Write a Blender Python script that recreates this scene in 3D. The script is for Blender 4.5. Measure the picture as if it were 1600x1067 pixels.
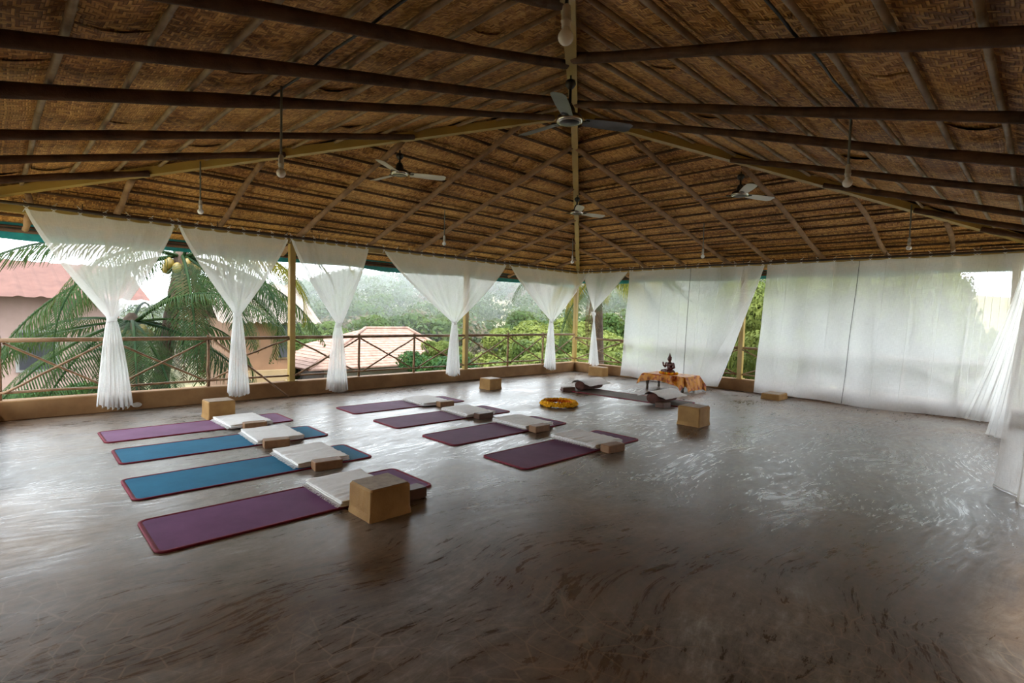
import bpy, bmesh, math, random
import numpy as np
from mathutils import Vector, Matrix, noise as mnoise

for o in list(bpy.data.objects): bpy.data.objects.remove(o, do_unlink=True)
scene = bpy.context.scene
COL = scene.collection
random.seed(7)
PI = math.pi

# ------------------------------------------------------------------ camera
FPX, YAW, PITCH, ROLL, CAMZ = 824.46, 0.7916, -0.05039, 0.02678, 1.36
fw = Vector((math.cos(YAW)*math.cos(PITCH), math.sin(YAW)*math.cos(PITCH), math.sin(PITCH)))
rt = Vector((math.sin(YAW), -math.cos(YAW), 0)); up = rt.cross(fw)
rt, up = math.cos(ROLL)*rt + math.sin(ROLL)*up, -math.sin(ROLL)*rt + math.cos(ROLL)*up
cd = bpy.data.cameras.new('camera'); cam = bpy.data.objects.new('camera', cd); COL.objects.link(cam)
cd.sensor_fit = 'HORIZONTAL'; cd.sensor_width = 36.0; cd.lens = FPX*36/1600; cd.clip_start = .05; cd.clip_end = 1000
m = Matrix((rt, up, -fw)).transposed().to_4x4(); m.translation = (0, 0, CAMZ); cam.matrix_world = m
scene.camera = cam

# ------------------------------------------------------------------ light
w = bpy.data.worlds.new('sky'); scene.world = w; w.use_nodes = True
bg = w.node_tree.nodes['Background']
bg.inputs[0].default_value = (0.85, 0.935, 1.0, 1); bg.inputs[1].default_value = 7.5
sd = bpy.data.lights.new('sun', 'SUN'); sd.energy = 6.0; sd.angle = math.radians(6); sd.color = (1, .95, .86)
so = bpy.data.objects.new('sun', sd); COL.objects.link(so)
so.rotation_euler = (math.radians(30), 0, math.radians(-48)); so.location = (0, 0, 30)
vs = scene.view_settings
vs.view_transform = 'Standard'; vs.look = 'None'; vs.gamma = 1.0; vs.use_curve_mapping = False; vs.exposure = 0.1

# ------------------------------------------------------------------ node helpers
def new_mat(name):
    mt = bpy.data.materials.new(name); mt.use_nodes = True
    nt = mt.node_tree; b = nt.nodes['Principled BSDF']
    return mt, nt, b
class NT:
    def __init__(s, nt): s.nt = nt
    def _in(s, sock, v):
        if hasattr(v, 'is_linked') or isinstance(v, bpy.types.NodeSocket): s.nt.links.new(v, sock)
        else: sock.default_value = v
    def math(s, op, a, b=0.0, c=None, clamp=False):
        n = s.nt.nodes.new('ShaderNodeMath'); n.operation = op; n.use_clamp = clamp
        s._in(n.inputs[0], a); s._in(n.inputs[1], b)
        if c is not None: s._in(n.inputs[2], c)
        return n.outputs[0]
    def coord(s, kind='Object'):
        return s.nt.nodes.new('ShaderNodeTexCoord').outputs[kind]
    def mapping(s, v, scale=(1,1,1), rot=(0,0,0), loc=(0,0,0)):
        n = s.nt.nodes.new('ShaderNodeMapping'); s._in(n.inputs[0], v)
        n.inputs['Scale'].default_value = scale; n.inputs['Rotation'].default_value = rot; n.inputs['Location'].default_value = loc
        return n.outputs[0]
    def noise(s, v, scale=5, detail=4, rough=.55, dist=0.0, col=False):
        n = s.nt.nodes.new('ShaderNodeTexNoise'); s._in(n.inputs['Vector'], v)
        n.inputs['Scale'].default_value = scale; n.inputs['Detail'].default_value = detail
        n.inputs['Roughness'].default_value = rough; n.inputs['Distortion'].default_value = dist
        return n.outputs['Color' if col else 'Fac']
    def ramp(s, f, stops):
        n = s.nt.nodes.new('ShaderNodeValToRGB'); s._in(n.inputs[0], f)
        cr = n.color_ramp
        while len(cr.elements) < len(stops): cr.elements.new(.5)
        for e, (p, c) in zip(cr.elements, stops):
            e.position = p; e.color = (c, c, c, 1) if not hasattr(c, '__len__') else (*c, 1)
        return n.outputs[0]
    def mix(s, f, a, b, mode='MIX'):
        n = s.nt.nodes.new('ShaderNodeMix'); n.data_type = 'RGBA'; n.blend_type = mode
        s._in(n.inputs[0], f)
        for i, v in ((6, a), (7, b)):
            if isinstance(v, tuple): n.inputs[i].default_value = (*v, 1) if len(v) == 3 else v
            else: s._in(n.inputs[i], v)
        return n.outputs[2]
    def bump(s, h, strength=.3, dist=.01, normal=None):
        n = s.nt.nodes.new('ShaderNodeBump'); n.inputs['Strength'].default_value = strength
        n.inputs['Distance'].default_value = dist; s._in(n.inputs['Height'], h)
        if normal is not None: s._in(n.inputs['Normal'], normal)
        return n.outputs[0]
    def rand(s):
        return s.nt.nodes.new('ShaderNodeObjectInfo').outputs['Random']
    def sep(s, v):
        n = s.nt.nodes.new('ShaderNodeSeparateXYZ'); s._in(n.inputs[0], v); return n.outputs
    def comb(s, x, y, z=0.0):
        n = s.nt.nodes.new('ShaderNodeCombineXYZ'); s._in(n.inputs[0], x); s._in(n.inputs[1], y); s._in(n.inputs[2], z); return n.outputs[0]
    def white(s, v):
        n = s.nt.nodes.new('ShaderNodeTexWhiteNoise'); s._in(n.inputs['Vector'], v); return n.outputs['Value']
def plain(name, c1, c2=None, rough=.6, nscale=8, bump=.0, metal=0.0, spec=.5, bscale=40, bdist=.005, stretch=(1,1,1)):
    mt, nt, b = new_mat(name); N = NT(nt); co = N.mapping(N.coord(), scale=stretch)
    if c2 is None: c2 = tuple(x*.8 for x in c1)
    f = N.noise(co, nscale, 5, .6)
    f = N.ramp(f, [(.32, 0.), (.68, 1.)])
    N._in(b.inputs['Base Color'], N.mix(f, c2, c1))
    b.inputs['Roughness'].default_value = rough; b.inputs['Metallic'].default_value = metal
    b.inputs['Specular IOR Level'].default_value = spec
    if bump: N._in(b.inputs['Normal'], N.bump(N.noise(co, bscale, 4, .6), bump, bdist))
    return mt
M = {}
# --- polished trowelled cement floor
mt, nt, b = new_mat('polished_cement'); N = NT(nt); co = N.coord()
warp = N.noise(co, .55, 2, .5, 0, True)
nv = nt.nodes.new('ShaderNodeVectorMath'); nv.operation = 'MULTIPLY_ADD'
nt.links.new(warp, nv.inputs[0]); nv.inputs[1].default_value = (1.1, 1.1, 0); nt.links.new(co, nv.inputs[2])
wv = nv.outputs[0]
st = N.mapping(wv, scale=(.7, 2.0, 1), rot=(0, 0, .75))
swirl = N.noise(st, 1.1, 12, .70, .35)
fine = N.noise(N.mapping(wv, scale=(3, 16, 1), rot=(0, 0, .85)), 1.6, 12, .72, .0)
fine2 = N.noise(N.mapping(wv, scale=(4, 20, 1), rot=(0, 0, -.5)), 1.3, 12, .72, .0)
speck = N.noise(co, 14, 10, .75)
patch = N.noise(co, .40, 8, .62, .4)
mixv = N.math('ADD', N.math('MULTIPLY', swirl, .45), N.math('ADD', N.math('MULTIPLY', fine, .35), N.math('MULTIPLY', speck, .2)))
base = N.ramp(mixv, [(.40, (.042, .033, .026)), (.475, (.11, .092, .075)), (.535, (.205, .185, .16)), (.61, (.42, .40, .37))])
blot = N.noise(wv, 1.3, 9, .68, .3)
mixb = N.math('ADD', N.math('MULTIPLY', fine2, .22), N.math('ADD', N.math('MULTIPLY', swirl, .25), N.math('ADD', N.math('MULTIPLY', speck, .2), N.math('MULTIPLY', blot, .33))))
brown = N.ramp(mixb, [(.39, (.036, .019, .010)), (.47, (.105, .060, .032)), (.54, (.19, .122, .072)), (.61, (.30, .22, .15))])
colr = N.mix(N.ramp(patch, [(.40, .1), (.54, .95)]), base, brown)
vor = nt.nodes.new('ShaderNodeTexVoronoi'); vor.feature = 'DISTANCE_TO_EDGE'; vor.inputs['Scale'].default_value = 8.5
nt.links.new(N.mapping(wv, scale=(1, 1, 0)), vor.inputs['Vector'])
crk = N.ramp(vor.outputs['Distance'], [(.0, 1.), (.035, 0.)])
crm = N.math('MULTIPLY', crk, N.ramp(N.noise(co, .6, 4, .6), [(.46, 0.), (.58, .6)]))
colr = N.mix(crm, colr, (.33, .24, .16))
N._in(b.inputs['Base Color'], colr)
N._in(b.inputs['Roughness'], N.ramp(N.math('ADD', N.math('MULTIPLY', swirl, .4), N.math('MULTIPLY', fine, .6)), [(.40, .22), (.60, .46)]))
b.inputs['Specular IOR Level'].default_value = .58
hs = N.noise(st, 1.6, 5, .6, .2); hf = N.noise(N.mapping(wv, scale=(1.5, 7, 1), rot=(0, 0, .85)), 1.6, 4, .6)
hh = N.math('ADD', hs, N.math('MULTIPLY', hf, .5))
N._in(b.inputs['Normal'], N.bump(hh, .13, .025))
M['floor'] = mt
# --- brown painted plaster
M['plaster'] = plain('brown_plaster', (.30, .165, .068), (.20, .10, .038), .75, 3, .25, 0, .3, 30, .006)
M['block'] = plain('ochre_cement', (.40, .225, .07), (.29, .15, .045), .7, 6, .45, 0, .35, 45, .006)
M['block_top'] = plain('worn_cement_top', (.36, .25, .15), (.20, .125, .07), .6, 14, .5, 0, .4, 60, .004)
# --- woven bamboo matting (herringbone twill) on UV metres
def matting(name, tones, cell=.02):
    mt, nt, b = new_mat(name); N = NT(nt)
    uv = N.sep(N.coord('UV')); wob = N.noise(N.coord('UV'), 3.0, 2, .5)
    wob2 = N.math('MULTIPLY', N.math('SUBTRACT', wob, .5), .035)
    U = N.math('DIVIDE', N.math('ADD', uv[0], wob2), cell); V = N.math('DIVIDE', N.math('ADD', uv[1], wob2), cell)
    i = N.math('FLOOR', U); j = N.math('FLOOR', V)
    zig = N.math('PINGPONG', i, 9.0)
    k = N.math('ADD', j, zig)
    over = N.math('LESS_THAN', N.math('FLOORED_MODULO', k, 6.0), 3.0)
    fu = N.math('FRACT', U); fv = N.math('FRACT', V)
    pu = N.math('SUBTRACT', 1.0, N.math('POWER', N.math('ABSOLUTE', N.math('MULTIPLY_ADD', fu, 2.0, -1.0)), 4.0))
    pv = N.math('SUBTRACT', 1.0, N.math('POWER', N.math('ABSOLUTE', N.math('MULTIPLY_ADD', fv, 2.0, -1.0)), 4.0))
    seg = N.math('FLOOR', N.math('DIVIDE', k, 6.0))
    # strip profile and identity
    h = N.math('ADD', N.math('MULTIPLY', over, pu), N.math('MULTIPLY', N.math('SUBTRACT', 1.0, over), pv))
    idh = N.white(N.comb(j, seg, 3.0)); idv = N.white(N.comb(i, seg, 9.0))
    rid = N.math('ADD', N.math('MULTIPLY', over, idv), N.math('MULTIPLY', N.math('SUBTRACT', 1.0, over), idh))
    big = N.noise(N.coord('Object'), .9, 4, .6)
    val = N.math('ADD', N.math('MULTIPLY', rid, .62), N.math('MULTIPLY', N.math('SUBTRACT', big, .5), 1.0))
    val = N.math('ADD', val, N.math('MULTIPLY', N.math('SUBTRACT', N.rand(), .5), .22))
    c = N.ramp(val, [(.0, tones[0]), (.33, tones[1]), (.7, tones[2])])
    c = N.mix(N.ramp(h, [(.05, 0.), (.5, 1.)]), tuple(x*.45 for x in tones[0]), c)
    N._in(b.inputs['Base Color'], c); b.inputs['Roughness'].default_value = .6
    b.inputs['Specular IOR Level'].default_value = .35
    N._in(b.inputs['Normal'], N.bump(N.math('ADD', h, N.math('MULTIPLY', over, .35)), .75, .012))
    return mt
M['mat'] = matting('woven_matting', [(.24, .088, .016), (.57, .27, .066), (.82, .48, .155)], .0135)
M['roof_back'] = plain('roof_thatch', (.12, .075, .035), (.06, .035, .015), .9, 6)
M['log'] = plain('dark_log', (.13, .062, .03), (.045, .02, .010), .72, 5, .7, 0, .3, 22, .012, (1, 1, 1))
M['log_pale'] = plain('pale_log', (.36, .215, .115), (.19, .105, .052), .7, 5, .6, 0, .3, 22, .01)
M['bamboo'] = plain('old_bamboo', (.38, .27, .155), (.20, .125, .062), .5, 7, .3, 0, .4, 30, .005)
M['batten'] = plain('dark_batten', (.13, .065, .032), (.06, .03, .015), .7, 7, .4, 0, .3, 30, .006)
M['rail'] = plain('railing_bamboo', (.28, .165, .085), (.15, .08, .04), .6, 9, .35, 0, .35, 30, .005)
M['post'] = plain('ochre_paint_steel', (.42, .29, .075), (.34, .22, .055), .42, 3, .08, 0, .5, 30, .003)
M['rod'] = plain('dark_rod', (.06, .035, .022), (.03, .018, .012), .6, 9, .3)
# --- curtain cotton
def cloth_mat(name, col, trans=.5, clear=.16):
    mt, nt, b = new_mat(name); N = NT(nt); nt.nodes.remove(b)
    out = nt.nodes['Material Output']
    d = nt.nodes.new('ShaderNodeBsdfDiffuse'); t = nt.nodes.new('ShaderNodeBsdfTranslucent'); x = nt.nodes.new('ShaderNodeBsdfTransparent')
    co = N.coord(); f = N.noise(N.mapping(co, scale=(1, 1, 1)), 3, 4, .6)
    cc = N.mix(f, tuple(v*.93 for v in col), col)
    uvc = N.coord('UV')
    wvx = N.noise(N.mapping(uvc, scale=(220, 14, 1)), 1, 2, .5); wvy = N.noise(N.mapping(uvc, scale=(14, 220, 1)), 1, 2, .5)
    wv_ = N.math('MULTIPLY', N.math('ADD', wvx, wvy), .5)
    crease = N.math('ADD', N.noise(N.mapping(uvc, scale=(7, 1.1, 1)), 1, 5, .6, .4), N.math('MULTIPLY', N.noise(N.mapping(uvc, scale=(2.2, 5, 1)), 1, 4, .6, .6), .5))
    nb = N.bump(crease, .55, .05)
    for n in (d, t): nt.links.new(cc, n.inputs['Color']); nt.links.new(nb, n.inputs['Normal'])
    x.inputs['Color'].default_value = (1, 1, 1, 1)
    m1 = nt.nodes.new('ShaderNodeMixShader'); m1.inputs[0].default_value = trans
    nt.links.new(d.outputs[0], m1.inputs[1]); nt.links.new(t.outputs[0], m1.inputs[2])
    m2 = nt.nodes.new('ShaderNodeMixShader')
    N._in(m2.inputs[0], N.ramp(wv_, [(.3, clear*.8), (.7, clear*1.2)]))
    nt.links.new(m1.outputs[0], m2.inputs[1]); nt.links.new(x.outputs[0], m2.inputs[2])
    nt.links.new(m2.outputs[0], out.inputs['Surface'])
    return mt
M['curtain'] = cloth_mat('sheer_cotton', (.92, .92, .91), .56, .38)
M['tie'] = plain('white_tape', (.75, .74, .70), None, .8)
M['seam'] = plain('seam_thread', (.10, .10, .10), None, .9)
# --- mats etc
def matmat(name, c):
    mt, nt, b = new_mat(name); N = NT(nt); co = N.coord()
    f = N.ramp(N.noise(co, 3.2, 5, .65), [(.3, 0.), (.7, 1.)])
    N._in(b.inputs['Base Color'], N.mix(f, tuple(x*.86 for x in c), tuple(min(1, x*1.12+.006) for x in c)))
    b.inputs['Roughness'].default_value = .7; b.inputs['Specular IOR Level'].default_value = .14
    s = N.sep(co); k = N.math('ADD', N.math('SINE', N.math('MULTIPLY', s[0], 420.)), N.math('SINE', N.math('MULTIPLY', s[1], 420.)))
    N._in(b.inputs['Normal'], N.bump(k, .05, .001))
    return mt
M['mat_lilac'] = matmat('lilac_foam', (.23, .105, .205)); M['mat_teal'] = matmat('teal_foam', (.008, .15, .27))
M['mat_violet'] = matmat('violet_foam', (.165, .058, .145)); M['mat_plum'] = matmat('plum_foam', (.145, .05, .11))
M['mat_grey'] = matmat('grey_brown_foam', (.13, .105, .085))
M['edge_red'] = plain('red_binding', (.23, .012, .035), (.16, .008, .025), .7, 30, .3, 0, .3, 200, .002)
M['blanket'] = plain('white_cotton_blanket', (.93, .92, .90), (.84, .82, .79), .9, 18, .6, 0, .15, 90, .004, (1, 3, 1))
M['fringe'] = M['blanket']
M['brick'] = plain('cork_brown', (.30, .16, .075), (.20, .10, .045), .55, 20, .25, 0, .4, 120, .003)
M['brick_dark'] = plain('dark_wood', (.12, .055, .03), (.075, .032, .018), .5, 12, .25, 0, .4, 60, .003)
M['bolster'] = plain('brown_bolster', (.13, .045, .03), (.08, .028, .02), .85, 14, .4)
# --- brocade
mt, nt, b = new_mat('orange_brocade'); N = NT(nt); uv = N.coord()
v1 = nt.nodes.new('ShaderNodeTexVoronoi'); v1.inputs['Scale'].default_value = 11; nt.links.new(uv, v1.inputs['Vector'])
pat = N.math('ADD', N.noise(uv, 9, 6, .65, 1.5), N.math('MULTIPLY', v1.outputs['Distance'], .35))
N._in(b.inputs['Base Color'], N.ramp(pat, [(.47, (.15, .008, .005)), (.58, (.36, .06, .006)), (.72, (.66, .26, .02))]))
b.inputs['Roughness'].default_value = .42; b.inputs['Specular IOR Level'].default_value = .35
N._in(b.inputs['Normal'], N.bump(N.noise(uv, 16, 3, .5), .35, .012))
M['brocade'] = mt
M['statue'] = plain('lacquered_red_wood', (.115, .022, .016), (.05, .01, .008), .32, 14, .2, 0, .6, 60, .003)
M['marigold_y'] = plain('marigold_yellow', (.80, .43, .012), (.70, .30, .006), .8, 60, .5, 0, .2, 150, .004)
M['marigold_o'] = plain('marigold_orange', (.74, .20, .008), (.62, .11, .005), .8, 60, .5, 0, .2, 150, .004)
M['table_wood'] = plain('table_wood', (.10, .07, .045), (.05, .035, .02), .6, 12, .3)
# --- fans and lamps
M['fan_black'] = plain('black_enamel', (.016, .015, .015), (.01, .01, .01), .32, 5)
M['fan_blade'] = plain('blade_enamel', (.62, .60, .52), (.52, .50, .43), .35, 5, 0, 0, .5)
M['fan_blade_dark'] = plain('blade_enamel_dark', (.15, .165, .20), (.10, .11, .14), .35, 5, 0, 0, .5)
M['fan_trim'] = plain('chrome_trim', (.62, .60, .55), None, .22, 5, 0, .9)
M['bulb'] = plain('opal_glass', (.93, .92, .88), (.90, .89, .85), .25, 4)
M['socket'] = plain('white_plastic', (.62, .58, .50), None, .45, 5)
M['cord'] = plain('grey_conduit', (.20, .21, .19), None, .6, 5)
M['cable'] = plain('black_cable', (.012, .012, .014), None, .5, 5)
M['hole_daylight'] = plain('white_daylight', (.82, .80, .76), None, .4, 5)  # daylight at the weep hole, put into the colour
M['teal_tarp'] = plain('teal_tarpaulin', (.02, .34, .32), (.012, .22, .22), .45, 9, .4)
M['frame_wood'] = M['log_pale']
# --- exterior
def leaf_mat(name, c1, c2, tr=.35):
    mt, nt, b = new_mat(name); N = NT(nt); nt.nodes.remove(b); out = nt.nodes['Material Output']
    f = N.noise(N.coord(), .9, 4, .6); f2 = N.noise(N.coord(), 9.0, 2, .6)
    ff = N.math('ADD', N.math('MULTIPLY', f, .7), N.math('MULTIPLY', f2, .3))
    ff = N.math('ADD', ff, N.math('MULTIPLY', N.math('SUBTRACT', N.rand(), .5), .2))
    c = N.ramp(ff, [(.36, c1), (.64, c2)])
    d = nt.nodes.new('ShaderNodeBsdfPrincipled'); d.inputs['Roughness'].default_value = .5; d.inputs['Specular IOR Level'].default_value = .05
    t = nt.nodes.new('ShaderNodeBsdfTranslucent')
    nt.links.new(c, d.inputs['Base Color']); nt.links.new(N.mix(.35, c, (.22, .24, .06)), t.inputs['Color'])
    mx = nt.nodes.new('ShaderNodeMixShader'); mx.inputs[0].default_value = tr
    nt.links.new(d.outputs[0], mx.inputs[1]); nt.links.new(t.outputs[0], mx.inputs[2]); nt.links.new(mx.outputs[0], out.inputs['Surface'])
    return mt
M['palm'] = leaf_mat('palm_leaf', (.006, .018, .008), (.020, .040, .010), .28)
M['palm_sunlit'] = leaf_mat('palm_leaf_sunlit', (.06, .065, .006), (.15, .115, .010), .45)  # yellow sunlight on the fronds, put into the leaf colour
M['palm_dead'] = leaf_mat('palm_leaf_dead', (.045, .024, .013), (.10, .06, .034), .15)
M['leaf_dark'] = leaf_mat('leaf_dark', (.012, .035, .012), (.04, .085, .018), .25)
M['leaf_bright'] = leaf_mat('leaf_bright', (.036, .058, .014), (.125, .145, .034), .3)
M['leaf_mid'] = leaf_mat('leaf_mid', (.022, .045, .012), (.065, .095, .022), .3)
M['leaf_far'] = leaf_mat('leaf_far', (.018, .036, .012), (.06, .075, .026), .25)
M['leaf_dry'] = leaf_mat('leaf_dry', (.06, .05, .03), (.11, .085, .055), .2)
M['bark'] = plain('palm_bark', (.07, .048, .034), (.035, .023, .016), .85, 8, .7, 0, .2, 25, .02)
M['coconut'] = plain('young_coconut', (.20, .13, .015), (.11, .08, .01), .5, 8)
M['soil'] = plain('grass_ground', (.20, .17, .085), (.15, .135, .055), .95, .5)
M['hill'] = plain('hill_ground', (.10, .095, .045), (.14, .10, .06), .95, .08)
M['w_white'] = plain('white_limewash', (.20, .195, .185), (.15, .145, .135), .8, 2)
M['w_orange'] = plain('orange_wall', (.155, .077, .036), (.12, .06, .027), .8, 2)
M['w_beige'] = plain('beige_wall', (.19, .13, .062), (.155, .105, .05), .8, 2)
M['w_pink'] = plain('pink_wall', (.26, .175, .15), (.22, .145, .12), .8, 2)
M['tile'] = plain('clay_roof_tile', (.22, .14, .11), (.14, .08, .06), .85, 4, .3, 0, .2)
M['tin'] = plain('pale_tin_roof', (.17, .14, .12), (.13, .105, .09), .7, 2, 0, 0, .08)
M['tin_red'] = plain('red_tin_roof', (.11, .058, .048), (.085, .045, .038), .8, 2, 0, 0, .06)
M['dark'] = plain('window_dark', (.03, .03, .035), None, .3, 4)

# ------------------------------------------------------------------ mesh helpers
class MB:
    def __init__(s): s.v = []; s.f = []; s.uv = None; s.mi = []; s.cur = 0
    def _f(s, f): s.f.append(f); s.mi.append(s.cur)
    def box(s, x0, x1, y0, y1, z0, z1, bev=0):
        if bev <= 0:
            b = len(s.v)
            s.v += [(x0,y0,z0),(x1,y0,z0),(x1,y1,z0),(x0,y1,z0),(x0,y0,z1),(x1,y0,z1),(x1,y1,z1),(x0,y1,z1)]
            for f in ((3,2,1,0),(4,5,6,7),(0,1,5,4),(1,2,6,5),(2,3,7,6),(3,0,4,7)): s._f(tuple(b+i for i in f))
            return s
        rings = []
        for z, i in ((z0, bev), (z0+bev, 0), (z1-bev, 0), (z1, bev)):
            r = []
            for cx, cy, sx, sy in ((x0,y0,1,1),(x1,y0,-1,1),(x1,y1,-1,-1),(x0,y1,1,-1)):
                pts = [(cx+sx*i, cy+sy*(i+bev)), (cx+sx*(i+bev), cy+sy*i)]
                if (sx, sy) in ((1, 1), (-1, -1)): pass
                else: pts = pts[::-1]
                r += [(p[0], p[1], z) for p in pts]
            rings.append(r)
        s.loft(rings, cap=True); return s
    def loft(s, rings, cap=True, closed=True):
        b = len(s.v); n = len(rings[0])
        for r in rings: s.v += [tuple(p) for p in r]
        for k in range(len(rings)-1):
            for i in range(n if closed else n-1):
                j = (i+1) % n
                s._f((b+k*n+i, b+k*n+j, b+(k+1)*n+j, b+(k+1)*n+i))
        if cap and closed:
            s._f(tuple(b+i for i in range(n-1, -1, -1))); s._f(tuple(b+(len(rings)-1)*n+i for i in range(n)))
        return s
    def tube(s, pts, rad, n=8, cap=True):
        pts = [Vector(p) for p in pts]; rings = []
        up0 = None
        for k, p in enumerate(pts):
            d = (pts[min(k+1, len(pts)-1)] - pts[max(k-1, 0)]).normalized()
            if up0 is None:
                up0 = Vector((0, 0, 1)) if abs(d.z) < .9 else Vector((1, 0, 0))
            a = d.cross(up0).normalized(); c = a.cross(d).normalized(); up0 = c
            r = rad[k] if hasattr(rad, '__len__') else rad
            rings.append([p + r*(math.cos(2*PI*i/n)*a + math.sin(2*PI*i/n)*c) for i in range(n)])
        return s.loft(rings, cap)
    def lathe(s, prof, n=16, c=(0,0,0)):
        rings = [[(c[0]+r*math.cos(2*PI*i/n), c[1]+r*math.sin(2*PI*i/n), c[2]+z) for i in range(n)] for r, z in prof]
        return s.loft(rings, True)
    def grid(s, fn, nu, nv):
        b = len(s.v)
        for j in range(nv+1):
            for i in range(nu+1): s.v.append(tuple(fn(i/nu, j/nv)))
        for j in range(nv):
            for i in range(nu):
                a = b+j*(nu+1)+i; s._f((a, a+1, a+nu+2, a+nu+1))
        return s
    def quad(s, *p):
        b = len(s.v); s.v += [tuple(q) for q in p]; s._f(tuple(range(b, b+len(p)))); return s
    def mesh(s, name, mats, smooth=False):
        me = bpy.data.meshes.new(name); me.from_pydata(s.v, [], s.f)
        for mt in (mats if isinstance(mats, (list, tuple)) else [mats]): me.materials.append(mt)
        if any(s.mi): me.polygons.foreach_set('material_index', s.mi)
        if s.uv is not None:
            l = me.uv_layers.new(name='UVMap'); vi = np.empty(len(me.loops), 'i'); me.loops.foreach_get('vertex_index', vi)
            l.data.foreach_set('uv', np.asarray(s.uv, 'f')[vi].ravel())
        if smooth: me.polygons.foreach_set('use_smooth', [True]*len(me.polygons))
        me.update(); return me
def link(name, me, parent=None, loc=(0,0,0), rz=0.0, rot=None, scale=None):
    o = bpy.data.objects.new(name, me); COL.objects.link(o)
    o.location = loc; o.rotation_euler = rot if rot else (0, 0, rz)
    if scale: o.scale = scale
    if parent: o.parent = parent
    return o
def tag(o, label=None, cat=None, group=None, kind=None):
    if label: o['label'] = label
    if cat: o['category'] = cat
    if group: o['group'] = group
    if kind: o['kind'] = kind
    return o
def thing(name, label, cat, loc=(0,0,0), rz=0.0, group=None):
    return tag(link(name, None, None, loc, rz), label, cat, group)
def part(name, mb, mat, parent, smooth=False, loc=(0,0,0), rz=0.0, rot=None):
    return link(name, mb.mesh(name, mat, smooth), parent, loc, rz, rot)
def wob(p, s, a): return a*(mnoise.noise(Vector(p)*s))
def npmesh(name, V, F, mat):
    me = bpy.data.meshes.new(name); V = np.asarray(V, 'f'); F = np.asarray(F, 'i'); k = F.shape[1]
    me.vertices.add(len(V)); me.vertices.foreach_set('co', V.ravel())
    me.loops.add(F.size); me.loops.foreach_set('vertex_index', F.ravel())
    me.polygons.add(len(F)); me.polygons.foreach_set('loop_start', np.arange(0, F.size, k, dtype='i'))
    if isinstance(mat, (list, tuple)):
        for m_ in mat: me.materials.append(m_)
    else: me.materials.append(mat)
    me.update(calc_edges=True); return me

# ------------------------------------------------------------------ pavilion frame of reference
X0, Y0, X1, Y1 = .065, .178, 10.331, 8.218          # inner faces of the four low walls
AX, AY, AZ, HE = 5.162, 4.242, 3.807, 2.511         # roof apex and height over the walls
OVER = .95
class Facet:
    def __init__(s, kind):
        s.kind = kind
        s.S = dict(FL=Y1-AY, FR=X1-AX, NL=AX-X0, NR=AY-Y0)[kind]
        s.slope = (AZ-HE)/s.S
        lo, hi = dict(FL=(AX-X0, X1-AX), FR=(AY-Y0, Y1-AY), NL=(AY-Y0, Y1-AY), NR=(AX-X0, X1-AX))[kind]
        s.kl, s.kh = lo/s.S, hi/s.S
        s.Smax = s.S+OVER
    def P(s, e, d, dz=0.0):
        x, y = dict(FL=(AX+e, AY+d), FR=(AX+d, AY+e), NL=(AX-d, AY+e), NR=(AX+e, AY-d))[s.kind]
        return Vector((x, y, AZ-s.slope*d+dz))
FAC = {k: Facet(k) for k in ('FL', 'FR', 'NL', 'NR')}

# ------------------------------------------------------------------ floor and low walls
fl = MB().box(-1.3, X1+.22, -1.3, Y1+.22, -.25, 0)
tag(link('floor', fl.mesh('floor', M['floor'])), kind='structure')
PH = .229
def plinth(name, x0, x1, y0, y1):
    return tag(link(name, MB().box(x0, x1, y0, y1, 0, PH, .012).mesh(name, M['plaster'])), kind='structure')
wl = plinth('wall_left', X0-.2, X1+.2, Y1, Y1+.2)
wr = plinth('wall_right', X1, X1+.2, Y0-.2, Y1)
plinth('wall_back', X0-.27, X0-.07, 5.2, Y1)
plinth('wall_front', 8.9, X1, Y0-.25, Y0-.05)
for nm, (x0, x1, y0, y1) in dict(wall_light_block_left=(-1.7, -1.45, -1.7, 4.6), wall_light_block_right=(-1.7, 9.6, -1.7, -1.45)).items():  # added unseen walls, keep light from behind the camera off the foreground
    tag(link(nm, MB().box(x0, x1, y0, y1, -.25, 3.6).mesh(nm, M['plaster'])), 'added brown plastered wall blocking light at the open entrance corner', kind='structure')
# weep hole through the left low wall: pale disc painted as daylight showing through
d = MB()
d.lathe([(.019, 0), (.03, 0), (.032, .012), (.02, .014), (.019, .002)], 16)
part('weep_hole_daylight', d, M['hole_daylight'], wl, True, (1.32, Y1-.001, .07), rot=(PI/2, 0, 0)).scale = (1.7, 1, 1)

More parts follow.
